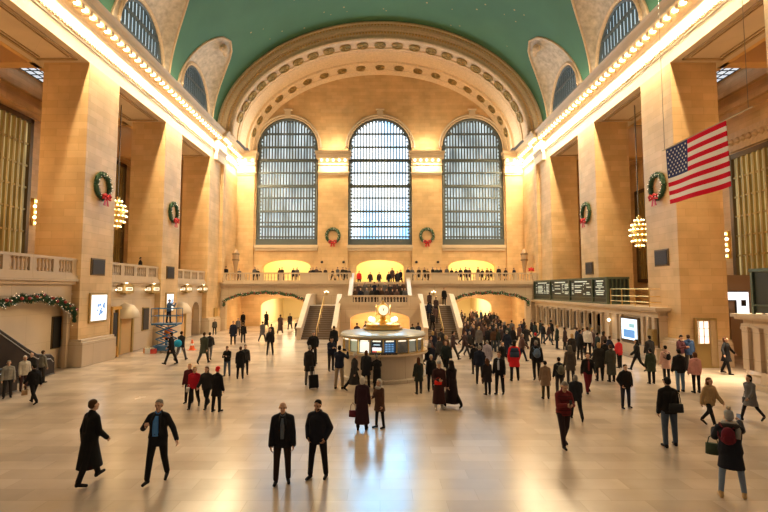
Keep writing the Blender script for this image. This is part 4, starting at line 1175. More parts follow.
def joints(P):
    """P: angles in degrees. legs (fwd, knee), arms (fwd, out, elbow, inward). Faces -Y."""
    r = math.radians; J = {}
    w = P.get('w', 1.0)
    lean = r(P.get('lean', 3))
    def legd(a): return Vector((0, -math.sin(a), -math.cos(a)))
    for s, k in ((-1, 'R'), (1, 'L')):
        f, kn = P['leg'+k]
        hip = Vector((s*.092, 0, 0)); sp = P.get('spread', 3)
        d1 = legd(r(f)); d1.x = s*math.sin(r(sp)); kne = hip+d1.normalized()*.43
        d2 = legd(r(f-kn)); d2.x = s*math.sin(r(sp))*.6; ank = kne+d2.normalized()*.42
        J['hip'+k], J['knee'+k], J['ank'+k] = hip, kne, ank
        fd = Vector((s*.14, -math.cos(r(P.get('foot'+k, 0))), -math.sin(r(P.get('foot'+k, 0))))).normalized()
        J['heel'+k] = ank-fd*.03+Vector((0, .0, -.045)); J['toe'+k] = ank+fd*.155+Vector((0, 0, -.05))
    lo = min(min(J['heel'+k].z, J['toe'+k].z) for k in 'RL')-.032
    off = Vector((0, 0, -lo))
    mid = (J['ankR']+J['ankL'])/2
    off.y -= mid.y; 
    for k in list(J): J[k] = J[k]+off
    pel = off.copy(); J['pel'] = pel
    def up(z, x=0, y=0): return pel+Vector((x, y-math.sin(lean)*z, math.cos(lean)*z))
    J['waist'] = up(.16); J['chest'] = up(.37); J['neck'] = up(.52); J['up'] = up
    ht = r(P.get('headtilt', 0)); hy = r(P.get('headyaw', 0))
    J['head'] = up(.53)+Vector((0, -.02-.10*math.sin(ht), .130*math.cos(ht))); J['hy'] = hy; J['ht'] = ht
    for s, k in ((-1, 'R'), (1, 'L')):
        f, o, e, inn = P['arm'+k]
        sh = up(.43, s*.168*w)
        d = Vector((s*math.sin(r(o)), -math.sin(r(f))*math.cos(r(o)), -math.cos(r(f))*math.cos(r(o))))
        el = sh+d*.285
        a2 = r(f+e); d2 = Vector((s*math.sin(r(o))*.5-s*math.sin(r(inn)), -math.sin(a2)*math.cos(r(inn)), -math.cos(a2)*math.cos(r(inn)))).normalized()
        wr = el+d2*.25
        J['sh'+k], J['el'+k], J['wr'+k] = sh, el, wr; J['hd'+k] = d2
        J['hand'+k] = wr+d2*.09
    return J
def torso(bm, J, g, w=1.0, belly=0):
    u = J['up']
    for s in (-1, 1):
        S = J['sh'+('L' if s > 0 else 'R')]
        cap(bm, u(.35, s*.07*w), .098+g, u(.17, s*.055), .094+g)
        cap(bm, u(.17, s*.055), .094+g, u(.0, s*.072), .103+g)
        cap(bm, u(.49, s*.03), .050+g*.5, S+Vector((-s*.01, 0, .005)), .050+g*.7)
        cap(bm, u(.35, s*.065*w), .095+g, S+Vector((-s*.05, 0, -.03)), .058+g*.7)
    cap(bm, u(.36, 0, -.012), .105+g, u(.1, 0, -.012-belly), .095+g+belly)
def arm(bm, J, k, g):
    cap(bm, J['sh'+k], .047+g, J['el'+k], .038+g); cap(bm, J['el'+k], .040+g, J['wr'+k], .029+g*1.0)
def leg(bm, J, k, g, z=1.0):
    cap(bm, J['hip'+k], .088+g, J['knee'+k], .056+g); cap(bm, J['knee'+k], .056+g, J['ank'+k]+Vector((0, 0, .03)), .040+g*1.2)
def hand(bm, J, k, fine, curl=35):
    s = 1 if k == 'L' else -1
    wr, d = J['wr'+k], J['hd'+k]
    side = d.cross(Vector((s, 0, 0)))
    if side.length < .2: side = Vector((0, -1, 0))
    side.normalize(); pal = side.cross(d).normalized()*(1)
    if pal.x*s > 0: pal = -pal
    if side.y > 0: side = -side
    if not fine:
        cap(bm, wr, .026, wr+d*.11+pal*.02, .030); cap(bm, wr+d*.03+side*.02, .014, wr+d*.08+side*.05, .012); return
    for q in (-1, 1): cap(bm, wr+d*.01, .022, wr+d*.075+side*.018*q, .021)
    for i, L_ in enumerate((.075, .085, .078, .060)):
        b = wr+d*.085+side*(.030-.020*i); c = math.radians(curl); m = b+(d*math.cos(c)+pal*math.sin(c))*L_*.5
        e = m+(d*math.cos(2.1*c)+pal*math.sin(2.1*c))*L_*.5
        cap(bm, b, .0105, m, .0098); cap(bm, m, .0098, e, .0085)
    b = wr+d*.02+side*.022; m = b+(side*.75+d*.6+pal*.25).normalized()*.045; e = m+(d*.9+side*.25+pal*.35).normalized()*.035
    cap(bm, b, .014, m, .0115); cap(bm, m, .0115, e, .0095)
def headm(bm, J, face=True):
    M = Matrix.Rotation(J['hy'], 4, 'Z') @ Matrix.Rotation(J['ht'], 4, 'X'); c = J['head']
    def T(p): return c+(M @ Vector(p))
    def EL(p, rx, ry, rz): hull(bm, [T((p[0]+v.x*rx, p[1]+v.y*ry, p[2]+v.z*rz)) for v in icov()])
    EL((0, .012, .035), .075, .092, .085); EL((0, -.022, -.035), .056, .062, .072)
    hull(bm, [T((v.x*.066, -.008+v.y*.082, .02+v.z*.07)) for v in icov()]+[T((v.x*.03, -.06+v.y*.025, -.082+v.z*.022)) for v in icov()])
    if face:
        cap(bm, T((0, -.085, .020)), .010, T((0, -.104, -.018)), .014)
        for s in (-1, 1): EL((s*.077, .008, 0), .012, .022, .032); cap(bm, T((s*.015, -.080, .034)), .012, T((s*.045, -.068, .034)), .011)
        cap(bm, T((-.018, -.082, -.050)), .009, T((.018, -.082, -.050)), .009)
    cap(bm, J['neck']+Vector((0, .0, -.05)), .062, c+Vector((0, .01, -.06)), .050)
    return T
def hairm(bm, J, style):
    M = Matrix.Rotation(J['hy'], 4, 'Z') @ Matrix.Rotation(J['ht'], 4, 'X'); c = J['head']
    def T(p): return c+(M @ Vector(p))
    def EL(p, rx, ry, rz): hull(bm, [T((p[0]+v.x*rx, p[1]+v.y*ry, p[2]+v.z*rz)) for v in icov()])
    if style == 'bald':
        EL((0, .055, .0), .078, .055, .045); return
    EL((0, .026, .062), .083, .092, .078); EL((0, .052, .02), .080, .068, .085)
    if style == 'long':
        cap(bm, T((0, .05, .03)), .085, T((0, .075, -.16)), .075); cap(bm, T((-.05, .04, 0)), .045, T((-.065, .02, -.17)), .04); cap(bm, T((.05, .04, 0)), .045, T((.065, .02, -.17)), .04)
    if style == 'bob':
        cap(bm, T((0, .05, .02)), .088, T((0, .05, -.07)), .08)
    if style == 'beanie':
        EL((0, .012, .085), .088, .100, .080); EL((0, .012, .055), .093, .106, .035)
    if style == 'hood':
        EL((0, .035, .05), .105, .105, .11); cap(bm, T((0, .06, -.03)), .10, J['neck']+Vector((0, .05, -.03)), .12)
    if style == 'hat':
        frust(bm, T((0, .01, .07)), .135, .145, T((0, .01, .085)), .13, .14); EL((0, .01, .10), .085, .095, .075)

def remesh(bm, vox, smooth=1):
    me = bpy.data.meshes.new('tmp'); bm.to_mesh(me); bm.free()
    o = bpy.data.objects.new('tmp', me); C.objects.link(o)
    m = o.modifiers.new('r', 'REMESH'); m.mode = 'VOXEL'; m.voxel_size = vox; m.adaptivity = 0
    if smooth: s = o.modifiers.new('s', 'SMOOTH'); s.factor = .5; s.iterations = smooth
    d = bpy.context.evaluated_depsgraph_get(); ev = o.evaluated_get(d)
    out = bpy.data.meshes.new_from_object(ev); bpy.data.objects.remove(o); bpy.data.meshes.remove(me)
    for p in out.polygons: p.use_smooth = True
    return out
CACHE = {}
POSES = {
 'stand': dict(legR=(3, 2), legL=(-3, 2), armR=(3, 9, 12, 0), armL=(5, 9, 12, 0)),
 'stand_wide': dict(legR=(6, 3), legL=(-6, 4), armR=(8, 14, 25, 10), armL=(-4, 12, 15, 5), spread=6),
 'pockets': dict(legR=(4, 2), legL=(-4, 2), armR=(-18, 20, 55, 25), armL=(-18, 20, 55, 25), spread=6),
 'walk': dict(legR=(24, 6), legL=(-18, 22), armR=(-20, 8, 15, 0), armL=(22, 8, 25, 5), footR=-8, footL=32, lean=4),
 'walk2': dict(legR=(-16, 26), legL=(22, 6), armR=(22, 8, 28, 5), armL=(-20, 8, 12, 0), footR=34, footL=-8, lean=4),
 'stride': dict(legR=(-15, 6), legL=(20, 4), armR=(10, 6, 35, 10), armL=(-14, 8, 20, 0), footR=18, footL=-14, lean=4),
 'phone': dict(legR=(4, 2), legL=(-2, 3), armR=(25, 8, 85, 25), armL=(22, 8, 85, 30), headtilt=22),
 'walkphone': dict(legR=(18, 4), legL=(-10, 20), armR=(20, 8, 85, 35), armL=(18, 8, 88, 38), headtilt=30, footL=25),
 'photo': dict(legR=(4, 2), legL=(-4, 2), armR=(55, 18, 85, 25), armL=(55, 18, 85, 25), headtilt=-5),
 'lapel': dict(legR=(16, 6), legL=(-8, 14), armR=(5, 30, 115, 40), armL=(-8, 26, 22, -12), footL=20, lean=0),
 'raise': dict(legR=(6, 3), legL=(-5, 4), armR=(75, 12, 40, 5), armL=(35, 14, 75, 10), spread=9, headtilt=-8, lean=0),
 'bag': dict(legR=(4, 2), legL=(-4, 2), armR=(15, 8, 75, 35), armL=(3, 8, 10, 0)),
 'lean': dict(legR=(2, 2), legL=(-2, 2), armR=(45, 10, 70, 30), armL=(45, 10, 70, 30), lean=14, headtilt=10),
 'spreadarms': dict(legR=(14, 4), legL=(-14, 8), armR=(5, 42, 25, -12), armL=(5, 42, 25, -12), lean=0),
}
def meshes(pose, coat, hair, fine, legs='trousers', belly=0, w=1.0):
    key = (pose, coat, hair, fine, legs, belly, w)
    if key in CACHE: return CACHE[key]
    P = dict(POSES[pose]); P['w'] = w; J = joints(P)
    vb, vc = {2: (.0085, .014), 1: (.016, .018), 0: (.024, .024)}[fine]
    out = {}
    bm = newbm(); torso(bm, J, 0, w, belly*.5)
    for k in 'RL': arm(bm, J, k, 0); leg(bm, J, k, 0); hand(bm, J, k, fine == 2, 30); cap(bm, J['heel'+k], .03, J['toe'+k], .026); cap(bm, J['ank'+k], .038, J['heel'+k], .032)
    T = headm(bm, J, fine > 0); out['body'] = remesh(bm, vb, 1)
    if hair != 'none':
        bm = newbm(); hairm(bm, J, hair); out['hair'] = remesh(bm, vb*1.3, 1)
        if hair in ('beanie', 'hat', 'hood'): pass
    # trousers
    bm = newbm()
    for k in 'RL': leg(bm, J, k, .016 if legs == 'trousers' else .007)
    cap(bm, J['pel']+Vector((-.07, 0, .03)), .118, J['pel']+Vector((.07, 0, .03)), .118)
    out['legs'] = remesh(bm, vc, 1)
    # shoes
    for k in 'RL':
        bm = newbm(); cap(bm, J['heel'+k]+Vector((0, 0, .012)), .043, J['toe'+k]+Vector((0, 0, .005)), .034); cap(bm, J['ank'+k]+Vector((0, 0, .02 if fine < 2 else .05)), .046, J['heel'+k], .042)
        out['shoe'+k] = remesh(bm, vb*1.4, 1)
    # coat
    bm = newbm(); g = .03 if coat != 'puffer' and coat != 'pufferlong' else .045
    torso(bm, J, g, w, belly)
    for k in 'RL': arm(bm, J, k, .022 if g < .04 else .034)
    ks = (J['kneeR'], J['kneeL']); u = J['up']
    def ring(z): return J['pel']+Vector((0, 0, z))
    hem = {'jacket': -.10, 'blazer': -.17, 'puffer': -.16, 'mid': -.32, 'pufferlong': -.34, 'long': -.60, 'robe': -.72}[coat]
    sw = max(abs(J['kneeR'].y-J['pel'].y), abs(J['kneeL'].y-J['pel'].y)); cy = (J['kneeR'].y+J['kneeL'].y)/2-J['pel'].y
    if coat in ('mid', 'pufferlong'): 
        frust(bm, ring(.12), .18, .135, ring(-.1), .20, .155); frust(bm, ring(-.1), .20, .155, ring(hem)+Vector((0, cy*.5, 0)), .235, .17+sw*.5)
    elif coat in ('long', 'robe'):
        frust(bm, ring(.12), .18, .135, ring(-.1), .195, .155); fl = 1.0 if coat == 'robe' else .85
        frust(bm, ring(-.1), .195, .155, ring(hem)+Vector((0, cy*.9, 0)), .23*fl+.02, (.17+sw*.75)*fl+.02)
    else:
        frust(bm, ring(.12), .175, .13, ring(hem), .19, .15)
    # collar
    cap(bm, J['neck']+Vector((0, .01, -.06)), .080+g*.3, J['neck']+Vector((0, .015, .0)), .066+g*.3)
    if coat in ('puffer', 'pufferlong'): 
        for s in (-1, 1): cap(bm, J['neck']+Vector((s*.07, .03, -.03)), .05, J['neck']+Vector((0, .10, -.01)), .065)
    out['coat'] = remesh(bm, vc, 1 if fine else 1)
    out['J'] = J
    CACHE[key] = out
    return out
CM = {}
def cloth(col, rough=.85):
    k = tuple(col)
    if k not in CM:
        CM[k] = mat('cloth_%02x%02x%02x' % tuple(int(min(1, c)*255) for c in col), col, rough, var=.18, vscale=14)
    return CM[k]
SKIN = [mat('skin_light', (.52, .30, .20), .55), mat('skin_tan', (.40, .22, .13), .55), mat('skin_deep', (.18, .09, .05), .55)]
HAIRC = {'black': (.012, .01, .008), 'brown': (.06, .03, .015), 'blond': (.42, .27, .12), 'white': (.55, .50, .44), 'grey': (.22, .20, .18), 'red': (.45, .02, .02), 'greyknit': (.30, .29, .28), 'dark': (.02, .02, .022), 'auburn': (.10, .04, .02)}
BLK = (.012, .011, .012); CHAR = (.028, .026, .027); NAVY = (.014, .018, .035); GREEN = (.05, .06, .035); BROWN = (.07, .035, .02); TAN = (.36, .23, .12); JEAN = (.09, .13, .20)
GREY = (.11, .10, .10); REDC = (.42, .015, .02); MAR = (.10, .012, .015); PINK = (.52, .28, .24); KHAKI = (.34, .25, .16); WHT = (.6, .55, .5)
NPEOPLE = [0]
def link(me, name, m, par):
    o = bpy.data.objects.new(name, me); C.objects.link(o); o.parent = par
    if not me.materials: me.materials.append(None)
    o.material_slots[0].link = 'OBJECT'; o.material_slots[0].material = m
    return o
def person(label, px, py, head, pose='stand', coat='jacket', hair='short', top=CHAR, bot=BLK, hc='brown', skin=0, fine=1, size=1.0, z=0.0, at=None, shoe=BLK, legs='trousers', belly=0, w=1.0, group=None, hpx=None, coatname='jacket'):
    p = Vector(at) if at is not None else on_floor(px, py, z)
    if hpx:       # height read off at that distance, for true sizes
        size = max(.86, min(1.1, hpx*p.y/F/1.74))
    ms = meshes(pose, coat, hair, fine, legs, belly, w)
    t = thing('person', label, 'person', p, math.radians(head), group)
    t.scale = (size,)*3
    b = link(ms['body'], 'body', SKIN[skin], t)
    link(ms['coat'], coatname, cloth(top), t)
    link(ms['legs'], 'trousers', cloth(bot), t)
    for k in 'RL': link(ms['shoe'+k], 'shoe', cloth(shoe, .5), t)
    if 'hair' in ms: link(ms['hair'], {'beanie': 'knit_hat', 'hat': 'hat', 'hood': 'hood'}.get(hair, 'hair'), cloth(HAIRC[hc]) if isinstance(hc, str) else cloth(hc), t)
    NPEOPLE[0] += 1
    return t, ms['J']
def face(t, J, beard=None, brow=(.05, .03, .02)):
    M = Matrix.Rotation(J['hy'], 4, 'Z') @ Matrix.Rotation(J['ht'], 4, 'X'); c = J['head']
    for s in (-1, 1):
        bm = newbm(); ball(bm, c+(M @ Vector((s*.030, -.079, .012))), .011, 2, (1.2, .8, .8)); obj('eye', bm, mat('eye_dark', (.03, .02, .015), .2), t)
    bm = newbm(); tube(bm, [c+(M @ Vector((x, -.0915+abs(x)*.25, -.050))) for x in (-.022, -.01, .01, .022)], .0045, 6); obj('mouth', bm, mat('lip', (.30, .10, .08), .5), t)
    if beard:
        bm = newbm(); hull(bm, [c+(M @ Vector((v.x*.060, -.028+v.y*.058, -.070+v.z*.035))) for v in icov()]); obj('beard', bm, cloth(beard), t, smooth=True)
def shirt(t, J, col, wd=.05, belly=0, z0=.06, g=.03):
    """shirt front showing between the open fronts of the jacket"""
    u = J['up']; bm = newbm(); f = .132+g
    for (za, wa, ya), (zb_, wb, yb) in (((.46, wd*.5, -f*.68), (.36, wd, -f)), ((.36, wd, -f), (.2, wd, -f-belly*.6)), ((.2, wd, -f-belly*.6), (z0, wd*.9, -f+.01-belly))):
        pts = []
        for z, w_, y in ((za, wa, ya), (zb_, wb, yb)):
            pts += [u(z, w_*math.cos(q), y+.012-.024*math.sin(q)) for q in [i*PI/5 for i in range(6)]]+[u(z, w_*k, y+.04) for k in (-1, 1)]
        hull(bm, pts)
    for s in (-1, 1): cap(bm, J['neck']+Vector((s*.015, -.065, -.02)), .014, J['neck']+Vector((s*.05, -.045, .01)), .014)
    obj('shirt', bm, cloth(col), t, smooth=False)
def lapels(t, J, col, wd=.075, g=.03, belly=0):
    u = J['up']; f = .130+g
    for s in (-1, 1):
        bm = newbm(); tube(bm, [u(.52, s*.06, -.02), u(.45, s*(wd*.8), -f*.72), u(.36, s*(wd+.0), -f-.004), u(.2, s*(wd), -f-belly*.6), u(.0, s*wd, -f+.004-belly)], [.02, .026, .028, .018, .014], 8)
        obj('lapel', bm, cloth(col), t, smooth=True)

# --- foreground ---
OV = (.010, .010, .011)
t, J = person('man in long black overcoat striding right, nearest figure at the lower left', 88, 484, 150, 'stride', 'long', 'short', OV, BLK, 'brown', 0, 2, hpx=81, coatname='overcoat')
face(t, J)
t, J = person('man in dark suit with open-collared blue shirt, one hand at his lapel', 157, 482, 4, 'lapel', 'blazer', 'short', (.014, .014, .018), BLK, 'grey', 0, 2, hpx=79, belly=.03, coatname='suit_jacket')
face(t, J); shirt(t, J, (.09, .26, .60), .070, .03); lapels(t, J, (.014, .014, .018), .085, belly=.03)
t, J = person('bald older man in open black padded coat over grey shirt, standing by a bearded man', 282, 483, 8, 'stand', 'puffer', 'bald', (.012, .013, .018), (.03, .018, .015), 'grey', 0, 2, hpx=79, coatname='padded_coat')
face(t, J); shirt(t, J, (.13, .15, .18), .045, 0, .04, .045); lapels(t, J, (.012, .013, .018), .066, .045)
t, J = person('bearded man in dark zipped jacket looking up, hand in pocket, beside the bald man', 318, 478, -14, 'pockets', 'puffer', 'short', (.016, .017, .024), BLK, 'black', 1, 2, hpx=76, coatname='jacket')
face(t, J, beard=(.015, .012, .01))
t, J = person('woman in grey bobble hat and black hooded parka raising her phone, nearest at lower right', 733, 498, 150, 'raise', 'pufferlong', 'beanie', (.014, .015, .022), (.15, .20, .28), 'greyknit', 0, 2, hpx=84, shoe=(.50, .32, .14), legs='slim', coatname='parka')
u = J['up']; bm = newbm(); ball(bm, J['head']+Vector((0, .03, .19)), .045, 2); obj('pompom', bm, cloth((.42, .34, .26)), t)
bm = newbm(); tube(bm, [J['neck']+Vector((.13*math.cos(a), .03+.13*math.sin(a), -.02+.02*math.sin(a))) for a in [i*2*PI/16 for i in range(16)]], .05, 8, closed=True); obj('fur_collar', bm, cloth((.03, .025, .022)), t, smooth=True)
bm = newbm(); tube(bm, [J['neck']+Vector((.10*math.cos(a), .01+.10*math.sin(a), .03)) for a in [i*2*PI/16 for i in range(16)]], .045, 8, closed=True)
tube(bm, [J['neck']+Vector((-.10, .04, .02)), J['neck']+Vector((-.13, .12, -.08)), J['neck']+Vector((-.12, .16, -.24))], [.05, .05, .04], 8); obj('scarf', bm, cloth((.33, .30, .27)), t, smooth=True)
def held(name, label, cat, t, local, build):
    """a carried thing, standing free at its own place"""
    M = Matrix.Translation(t.location) @ Matrix.Rotation(t.rotation_euler.z, 4, 'Z') @ Matrix.Scale(t.scale[0], 4)
    o = thing(name, label, cat, M @ Vector(local), t.rotation_euler.z); o.scale = t.scale; build(o); return o
def pack(col, sc=1.0, strap=True):
    def f(o):
        bm = newbm(); ellip(bm, (0, .07, 0), .15*sc, .09*sc, .21*sc); ellip(bm, (0, .05, -.08*sc), .155*sc, .10*sc, .15*sc); obj('pack', bm, cloth(col), o, smooth=True)
        bm = newbm(); ellip(bm, (0, .15*sc, -.07*sc), .11*sc, .045*sc, .10*sc); obj('front_pocket', bm, cloth(tuple(c*.8 for c in col)), o, smooth=True)
        if strap:
            for s in (-1, 1): bm = newbm(); tube(bm, [(s*.1, .03, -.16*sc), (s*.15, -.07, -.05), (s*.14, -.20, .06), (s*.12, -.10, .20), (s*.09, .03, .17*sc)], .016, 6); obj('strap', bm, cloth(tuple(c*.7 for c in col)), o)
    return f
def sack(col, w=.16, h=.2, strapl=.4, d=.06):
    def f(o):
        bm = newbm(); frust(bm, (0, 0, 0), w, d, (0, 0, -h), w*1.05, d*1.3); ellip(bm, (0, 0, -h*.55), w*1.05, d*1.3, h*.55); obj('pouch', bm, cloth(col), o, smooth=True, bevel=0)
        bm = newbm(); tube(bm, [(-w*.7, 0, 0), (-w*.5, 0, strapl*.7), (0, 0, strapl), (w*.5, 0, strapl*.7), (w*.7, 0, 0)], .010, 6); obj('handle', bm, cloth(tuple(c*.7 for c in col)), o)
    return f
held('backpack', 'maroon backpack on the woman in the grey bobble hat', 'backpack', t, (.05, .17, J['chest'].z-.02), pack((.13, .015, .025), .82))
held('handbag', 'dark green tote on the forearm of the woman in the grey bobble hat', 'bag', t, tuple(J['elL']+Vector((.03, -.12, -.18))), sack((.05, .07, .045), .13, .22, .17))
def phone(o):
    bm = newbm(); box(bm, -.037, .037, -.005, .005, -.07, .07); obj('case', bm, BLACK, o, bevel=.004)
    bm = newbm(); box(bm, -.033, .033, .005, .007, -.062, .062); obj('screen', bm, mat('phone_screen', (.1, .12, .15), .2, 0, (.4, .45, .5), .25), o)
held('mobile_phone', 'phone held up by the woman in the grey bobble hat', 'phone', t, tuple(J['handR']+Vector((0, -.03, .05))), phone)
t, J = person('man seen from behind in black jacket and jeans, black messenger bag across his back', 671, 447, 176, 'stand_wide', 'jacket', 'short', (.014, .013, .013), (.055, .075, .11), 'black', 1, 2, hpx=68)
held('messenger_bag', 'black messenger bag on the back of the man in jeans', 'bag', t, (-.06, .20, 1.10), sack((.02, .02, .022), .17, .20, .34, .05))
t, J = person('woman in tan puffer coat and black leggings walking toward the camera', 709, 427, 14, 'walk', 'puffer', 'long', (.33, .22, .11), BLK, 'auburn', 0, 2, hpx=50, legs='slim', w=.93, coatname='puffer_coat')
face(t, J)
t, J = person('woman in grey wool coat walking left past the near ticket booth', 753, 421, -78, 'walk', 'mid', 'bob', (.12, .11, .11), BLK, 'black', 1, 2, hpx=46, legs='slim', w=.95, coatname='wool_coat')
held('handbag', 'black bag carried behind the woman in the grey wool coat', 'bag', t, (-.30, .12, .78), sack(CHAR, .17, .22, .3))
t, J = person('man in red and black plaid shirt reading his phone while walking', 564, 447, 6, 'walkphone', 'jacket', 'short', (.14, .02, .022), (.03, .018, .02), 'grey', 0, 2, hpx=65, coatname='plaid_shirt')
face(t, J)
bm = newbm(); u = J['up']
for i in range(6): 
    z = -.05+i*.09; tube(bm, [u(z, .205*math.cos(a), .150*math.sin(a)-.01) for a in [q*2*PI/20 for q in range(20)]], .006, 5, closed=True)
obj('plaid_stripe', bm, cloth(BLK), t)
held('mobile_phone', 'phone in the hands of the man in the plaid shirt', 'phone', t, tuple((J['handR']+J['handL'])/2+Vector((0, -.02, .05))), phone)
t, J = person('grey-haired person in dark coat walking away, just behind the plaid shirt man', 577, 421, 168, 'walk2', 'puffer', 'bob', (.02, .02, .025), BLK, 'grey', 0, 1, hpx=46)
t, J = person('man in short black coat walking alone toward the camera, in front of the lit screen', 626, 408, 2, 'pockets', 'puffer', 'short', BLK, (.02, .02, .03), 'black', 0, 2, hpx=43); face(t, J)
t, J = person('man in dark jacket and maroon trousers walking toward the camera', 588, 393, -6, 'walk', 'jacket', 'short', BLK, (.13, .012, .02), 'brown', 0, 2, hpx=41); face(t, J); shirt(t, J, (.15, .03, .03), .035, .01)
t, J = person('white-haired woman in long maroon-black coat seen from behind', 362, 430, 172, 'stand', 'robe', 'bob', (.035, .014, .020), BLK, 'white', 0, 2, hpx=52, coatname='long_coat')
held('handbag', 'maroon bag at the side of the white-haired woman in the long coat', 'bag', t, (.30, .02, .62), sack((.12, .02, .03), .13, .2, .25))
t, J = person('woman in brown fur vest with white hair facing the maroon coat', 380, 428, -48, 'bag', 'mid', 'bob', (.09, .045, .03), BLK, 'white', 0, 2, hpx=48, legs='slim', coatname='fur_vest')
bm = newbm(); tube(bm, [J['neck']+Vector((.11*math.cos(a), .01+.11*math.sin(a), -.03)) for a in [i*2*PI/16 for i in range(16)]], .05, 8, closed=True); obj('scarf', bm, cloth((.42, .37, .32)), t, smooth=True)
def P(label, px, py, hpx, head, pose='stand', coat='jacket', hair='short', top=CHAR, bot=BLK, hc='brown', **k):
    return person(label, px, py, head, pose, coat, hair, top, bot, hc, hpx=hpx, **k)
# --- near kiosk ---
P('person in long dark coat and pale hat stepping right in front of the kiosk', 353, 391, 38, 120, 'walk', 'long', 'beanie', CHAR, BLK, 'white')
P('person with brown hair in dark puffer hidden between two dark coats at the kiosk front', 366, 388, 37, 170, 'stand', 'pufferlong', 'bob', (.03, .03, .035), BLK, 'auburn')
P('stout person in dark cape-like coat leaning to the kiosk counter', 377, 390, 33, 185, 'lean', 'long', 'short', BLK, BLK, 'grey')
t, J = P('person in dark top and khaki trousers aiming a camera at the windows', 339, 389, 43, 160, 'photo', 'jacket', 'short', NAVY, KHAKI, 'black')
held('camera', 'camera held up by the person in khaki trousers', 'camera', t, tuple((J['handR']+J['handL'])/2+Vector((0, -.03, .03))), lambda o: (obj('camera_body', (lambda b: (box(b, -.07, .07, -.03, .03, -.045, .045), b)[1])(newbm()), BLACK, o), obj('lens', (lambda b: (tube(b, [(0, -.03, 0), (0, -.12, 0)], .035, 10), b)[1])(newbm()), BLACK, o)))
P('person in navy jacket behind the camera holder, hands together', 331, 371, 34, 30, 'phone', 'jacket', 'short', NAVY, CHAR, 'black')
t, J = P('traveller in dark coat seen from behind, pulling a black suitcase', 309, 385, 39, 175, 'stand', 'mid', 'short', (.02, .018, .018), GREY, 'grey')
def suitcase(o):
    bm = newbm(); box(bm, -.2, .2, -.12, .12, .05, .60); obj('shell', bm, cloth(BLK), o, bevel=.04)
    bm = newbm(); tube(bm, [(-.09, .1, .6), (-.09, .16, .98), (.09, .16, .98), (.09, .1, .6)], .012, 6); obj('pull_handle', bm, BLACK, o)
    for s in (-1, 1): bm = newbm(); tube(bm, [(s*.17-.015, .1, .045), (s*.17+.015, .1, .045)], .045, 10); obj('wheel', bm, BLACK, o)
q = on_floor(328, 386); q = on_floor(314, 389)
o = thing('suitcase', 'black wheeled suitcase tilted behind the traveller in the dark coat', 'suitcase', (q.x, q.y, 0), .3); o.rotation_euler = (math.radians(-14), 0, .4); suitcase(o)
P('person in black puffer with hood standing beyond the suitcase traveller', 313, 364, 36, 20, 'pockets', 'puffer', 'beanie', BLK, BLK, 'grey')
P('slim person in dark clothes left of the kiosk behind the navy jacket', 334, 355, 30, 200, 'stand', 'jacket', 'short', BLK, BLK, 'brown')
P('woman in dark green coat with long hair alone at the right of the kiosk', 419, 394, 32, 200, 'stand', 'mid', 'long', (.025, .03, .025), CHAR, 'auburn')
P('white-haired person in black behind the robed figure with the red bag', 431, 391, 36, 10, 'stand', 'jacket', 'short', BLK, BLK, 'white')
t, J = P('person in long dark robe with cap holding a bright red bag at the waist', 439, 409, 47, 5, 'bag', 'robe', 'beanie', (.045, .018, .018), WHT, 'greyknit', shoe=WHT, fine=2); face(t, J)
held('handbag', 'bright red bag held at the waist by the robed figure', 'bag', t, (-.08, -.27, 1.07), sack((.75, .03, .02), .13, .14, .1))
P('figure in long black hooded coat walking away beside the robed figure', 453, 408, 47, 205, 'walk2', 'robe', 'hood', (.02, .012, .014), BLK, (.016, .012, .012), fine=2)
P('woman in black coat carrying a bag, in front of the man in suit', 488, 395, 34, 200, 'stand', 'mid', 'long', (.02, .015, .018), BLK, 'auburn')
t, J = P('tall man in black suit and white shirt standing sideways', 500, 394, 42, -30, 'stand', 'blazer', 'short', BLK, BLK, 'brown', fine=2); shirt(t, J, (.45, .47, .55), .04, .01); face(t, J)
t, J = P('person in navy vest over a bright red coat seen from behind', 515, 381, 42, 178, 'stand_wide', 'mid', 'bob', (.60, .018, .025), BLK, 'black')
u = J['up']; bm = newbm(); frust(bm, u(.08), .205, .165, u(.30), .215, .17); frust(bm, u(.30), .215, .17, u(.47), .17, .13); obj('vest', bm, cloth((.03, .045, .08)), t, smooth=True)

P('grey-haired man in navy coat in the crowd left of the suited man', 480, 384, 38, 170, 'stand', 'jacket', 'short', NAVY, CHAR, 'grey')
P('person in dark jacket left of the grey-haired man in navy', 475, 374, 30, 190, 'stand', 'jacket', 'short', BLK, CHAR, 'black')
P('person in pale lilac coat right of the grey-haired man in navy', 488, 371, 31, 185, 'walk', 'mid', 'short', (.36, .32, .38), CHAR, 'grey')
P('person in black jacket talking directly behind the suited man', 502, 372, 30, 30, 'stand', 'jacket', 'short', BLK, BLK, 'grey')
t, J = P('walker in black with grey hood and a blue backpack, left of the brown coat', 537, 380, 40, 168, 'walk', 'puffer', 'short', BLK, BLK, 'grey')
held('backpack', 'blue grey backpack on the walker left of the brown coat', 'backpack', t, (0, .17, 1.18), pack((.10, .15, .24), .95))
P('person in red-collared black coat in front of the blue backpack walker', 536, 363, 30, 172, 'stand', 'puffer', 'short', BLK, BLK, 'red')
P('person in tan brown coat seen from behind on the open floor', 546, 399, 37, 176, 'stand', 'mid', 'short', (.22, .14, .09), (.05, .04, .02), 'black', fine=2)
t, J = P('person with olive backpack seen from behind, right of the tan brown coat', 560, 396, 38, 178, 'stand', 'jacket', 'short', (.02, .02, .02), (.05, .04, .04), 'black')
held('backpack', 'olive grey backpack right of the tan brown coat', 'backpack', t, (0, .15, 1.20), pack((.13, .12, .09), 1.0))
P('person in grey-brown hooded coat behind the olive backpack', 571, 384, 38, 172, 'stand', 'mid', 'hood', (.07, .055, .045), (.04, .035, .04), (.10, .08, .06))
